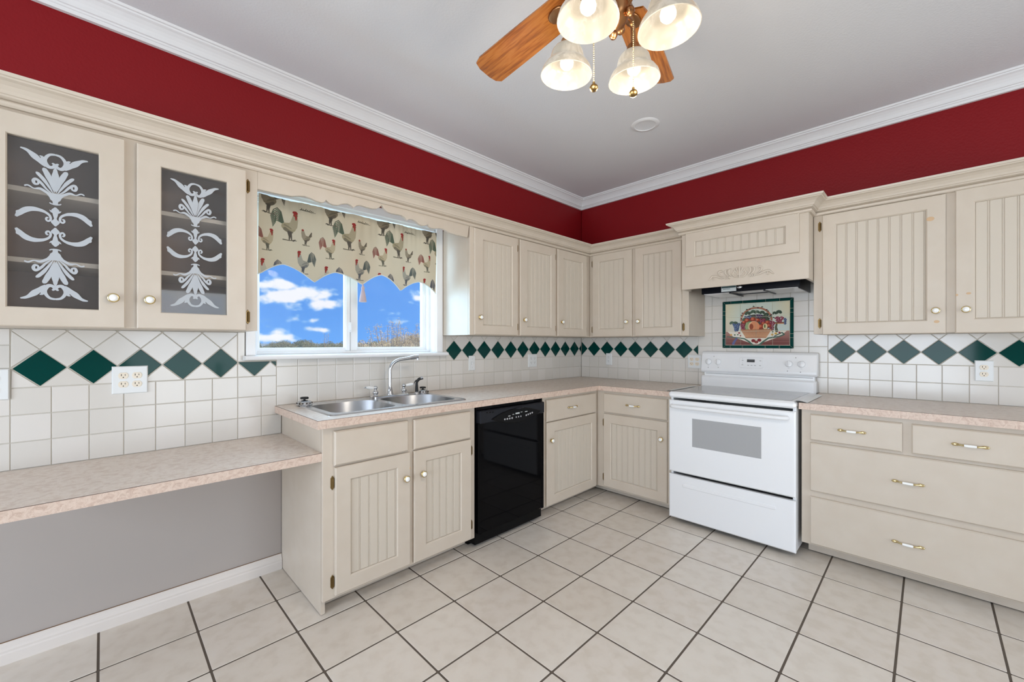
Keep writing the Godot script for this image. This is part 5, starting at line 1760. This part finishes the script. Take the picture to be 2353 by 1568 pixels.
	g.lathe([Vector2(0, CEIL - 0.0015), Vector2(0.05, CEIL - 0.0015), Vector2(0.068, CEIL - 0.004)], 30)
	part(c, "lens", g, "ceiling_paint")

# ---------------------------------------------------------------- outdoors, seen through the window
func clump(g: Geo, c: Vector3, r: float, n: int, leaf_size: float, rn: RandomNumberGenerator) -> void:
	for i in n:
		var d := V(rn.randfn(), rn.randfn() * 0.8, rn.randfn()).normalized() * r * pow(rn.randf(), 0.4)
		var a := V(rn.randfn(), rn.randfn(), rn.randfn()).normalized() * leaf_size
		var b := a.cross(V(rn.randfn(), rn.randfn(), rn.randfn())).normalized() * leaf_size * 0.6
		g.tri(c + d - a, c + d + b, c + d + a, V(0, 1, 0.3))

func outdoors() -> void:
	var gd := thing("ground", "dry grassy ground outside below the window", "ground", V(0, -1.6, -60))
	part(gd, "soil", bx(V(-160, -2.2, -220), V(220, -1.6, -3.0)), "soil_grass")
	gd.set_meta("kind", "structure")
	var rn := RandomNumberGenerator.new()
	rn.seed = 77
	# a line of far trees: the directions of the view through the window
	for i in 26:
		var u := lerpf(560.0, 1000.0, (i + 0.5) / 26.0)
		var a := (u - 1176.5) / F
		var d := V(sin(YAW), 0, -cos(YAW)) + V(cos(YAW), 0, sin(YAW)) * a
		var dist := 60.0 + 9.0 * (i % 3) + rn.randf_range(0.0, 2.0)
		var p := EYE + d * dist
		var top := 1.26 + dist * rn.randf_range(4.0, 9.5) / F
		var t := thing("far_tree", "small dark green tree in the far treeline seen through the window" if i % 3 else "small pale olive tree in the far treeline seen through the window", "tree", V(p.x, -1.6, p.z), 0, "dark far trees" if i % 3 else "pale far trees")
		var g := Geo.new()
		g.tube([V(p.x, -1.6, p.z), V(p.x, top - 1.0, p.z)], [0.16, 0.08], 6)
		part(t, "trunk", g, "twig")
		g = Geo.new()
		for k in 5:
			clump(g, V(p.x + rn.randf_range(-0.9, 0.9), top - 0.7 - rn.randf_range(0.0, 1.3), p.z + rn.randf_range(-0.5, 0.5)), 0.8, 420, 0.14, rn)
		var fo := part(t, "foliage", g, "far_leaf" if i % 3 else "far_leaf_pale")
		fo.set_meta("kind", "stuff")
	# nearer dry shrubs rising to the right
	for k in [[750.0, 764.0, 26.0, 5, "thin dry weeds standing before the far trees, left pane"], [868.0, 778.0, 13.0, 9, "small dry shrub at the left of the right pane"], [905.0, 738.0, 15.0, 18, "tall sparse shrub with yellowish leaves in the right pane"], [966.0, 744.0, 17.6, 15, "sparse yellowish shrub at the right edge of the right pane"]]:
		var a: float = (k[0] - 1176.5) / F
		var d := V(sin(YAW), 0, -cos(YAW)) + V(cos(YAW), 0, sin(YAW)) * a
		var p: Vector3 = EYE + d * k[2]
		var top: float = 1.2617 + k[2] * (789.9 - k[1]) / F
		var t := thing("dry_shrub", k[4], "shrub", V(p.x, -1.6, p.z))
		var gb := Geo.new()
		var gl := Geo.new()
		for i in k[3]:
			var an := rn.randf() * TAU
			var sp: float = rn.randf_range(0.15, 0.9) * (0.5 if k[3] < 6 else 1.0)
			var h := lerpf(0.0, top, rn.randf_range(0.75, 1.0)) - 0.0
			var tip := V(p.x + cos(an) * sp, h, p.z + sin(an) * sp)
			var mid := V(p.x, -1.6, p.z).lerp(tip, 0.55) + V(rn.randf_range(-0.12, 0.12), 0, rn.randf_range(-0.12, 0.12))
			gb.tube([V(p.x, -1.6, p.z), mid, tip], [0.03, 0.016, 0.005], 5)
			for j in 7:
				var q := mid.lerp(tip, 0.25 + 0.75 * j / 6.0)
				clump(gl, q + V(rn.randf_range(-0.06, 0.06), rn.randf_range(-0.04, 0.04), rn.randf_range(-0.06, 0.06)), 0.1, 16 if k[3] > 6 else 5, 0.027, rn)
		part(t, "branch", gb, "twig")
		var fo := part(t, "foliage", gl, "dry_leaf")
		fo.set_meta("kind", "stuff")
	for k in [[850.0, 786.0, 21.0], [885.0, 781.0, 24.5], [920.0, 775.0, 21.0], [950.0, 770.0, 24.5], [982.0, 765.0, 21.0]]:
		var a: float = (k[0] - 1176.5) / F
		var d := V(sin(YAW), 0, -cos(YAW)) + V(cos(YAW), 0, sin(YAW)) * a
		var far: float = k[2]
		var p: Vector3 = EYE + d * far
		var top: float = 1.2617 + far * (789.9 - k[1]) / F
		var t := thing("brush_bush", "pale brown bush of the low thicket behind the right pane", "bush", V(p.x, -1.6, p.z), 0, "low thicket")
		var g := Geo.new()
		g.tube([V(p.x, -1.6, p.z), V(p.x, 0.6, p.z)], [0.08, 0.03], 5)
		part(t, "branch", g, "twig")
		g = Geo.new()
		for j in 8:
			clump(g, V(p.x + rn.randf_range(-0.35, 0.35), top - rn.randf_range(0.15, 0.9), p.z + rn.randf_range(-0.35, 0.35)), 0.34, 380, 0.05, rn)
		var fo := part(t, "foliage", g, "brush_leaf")
		fo.set_meta("kind", "stuff")
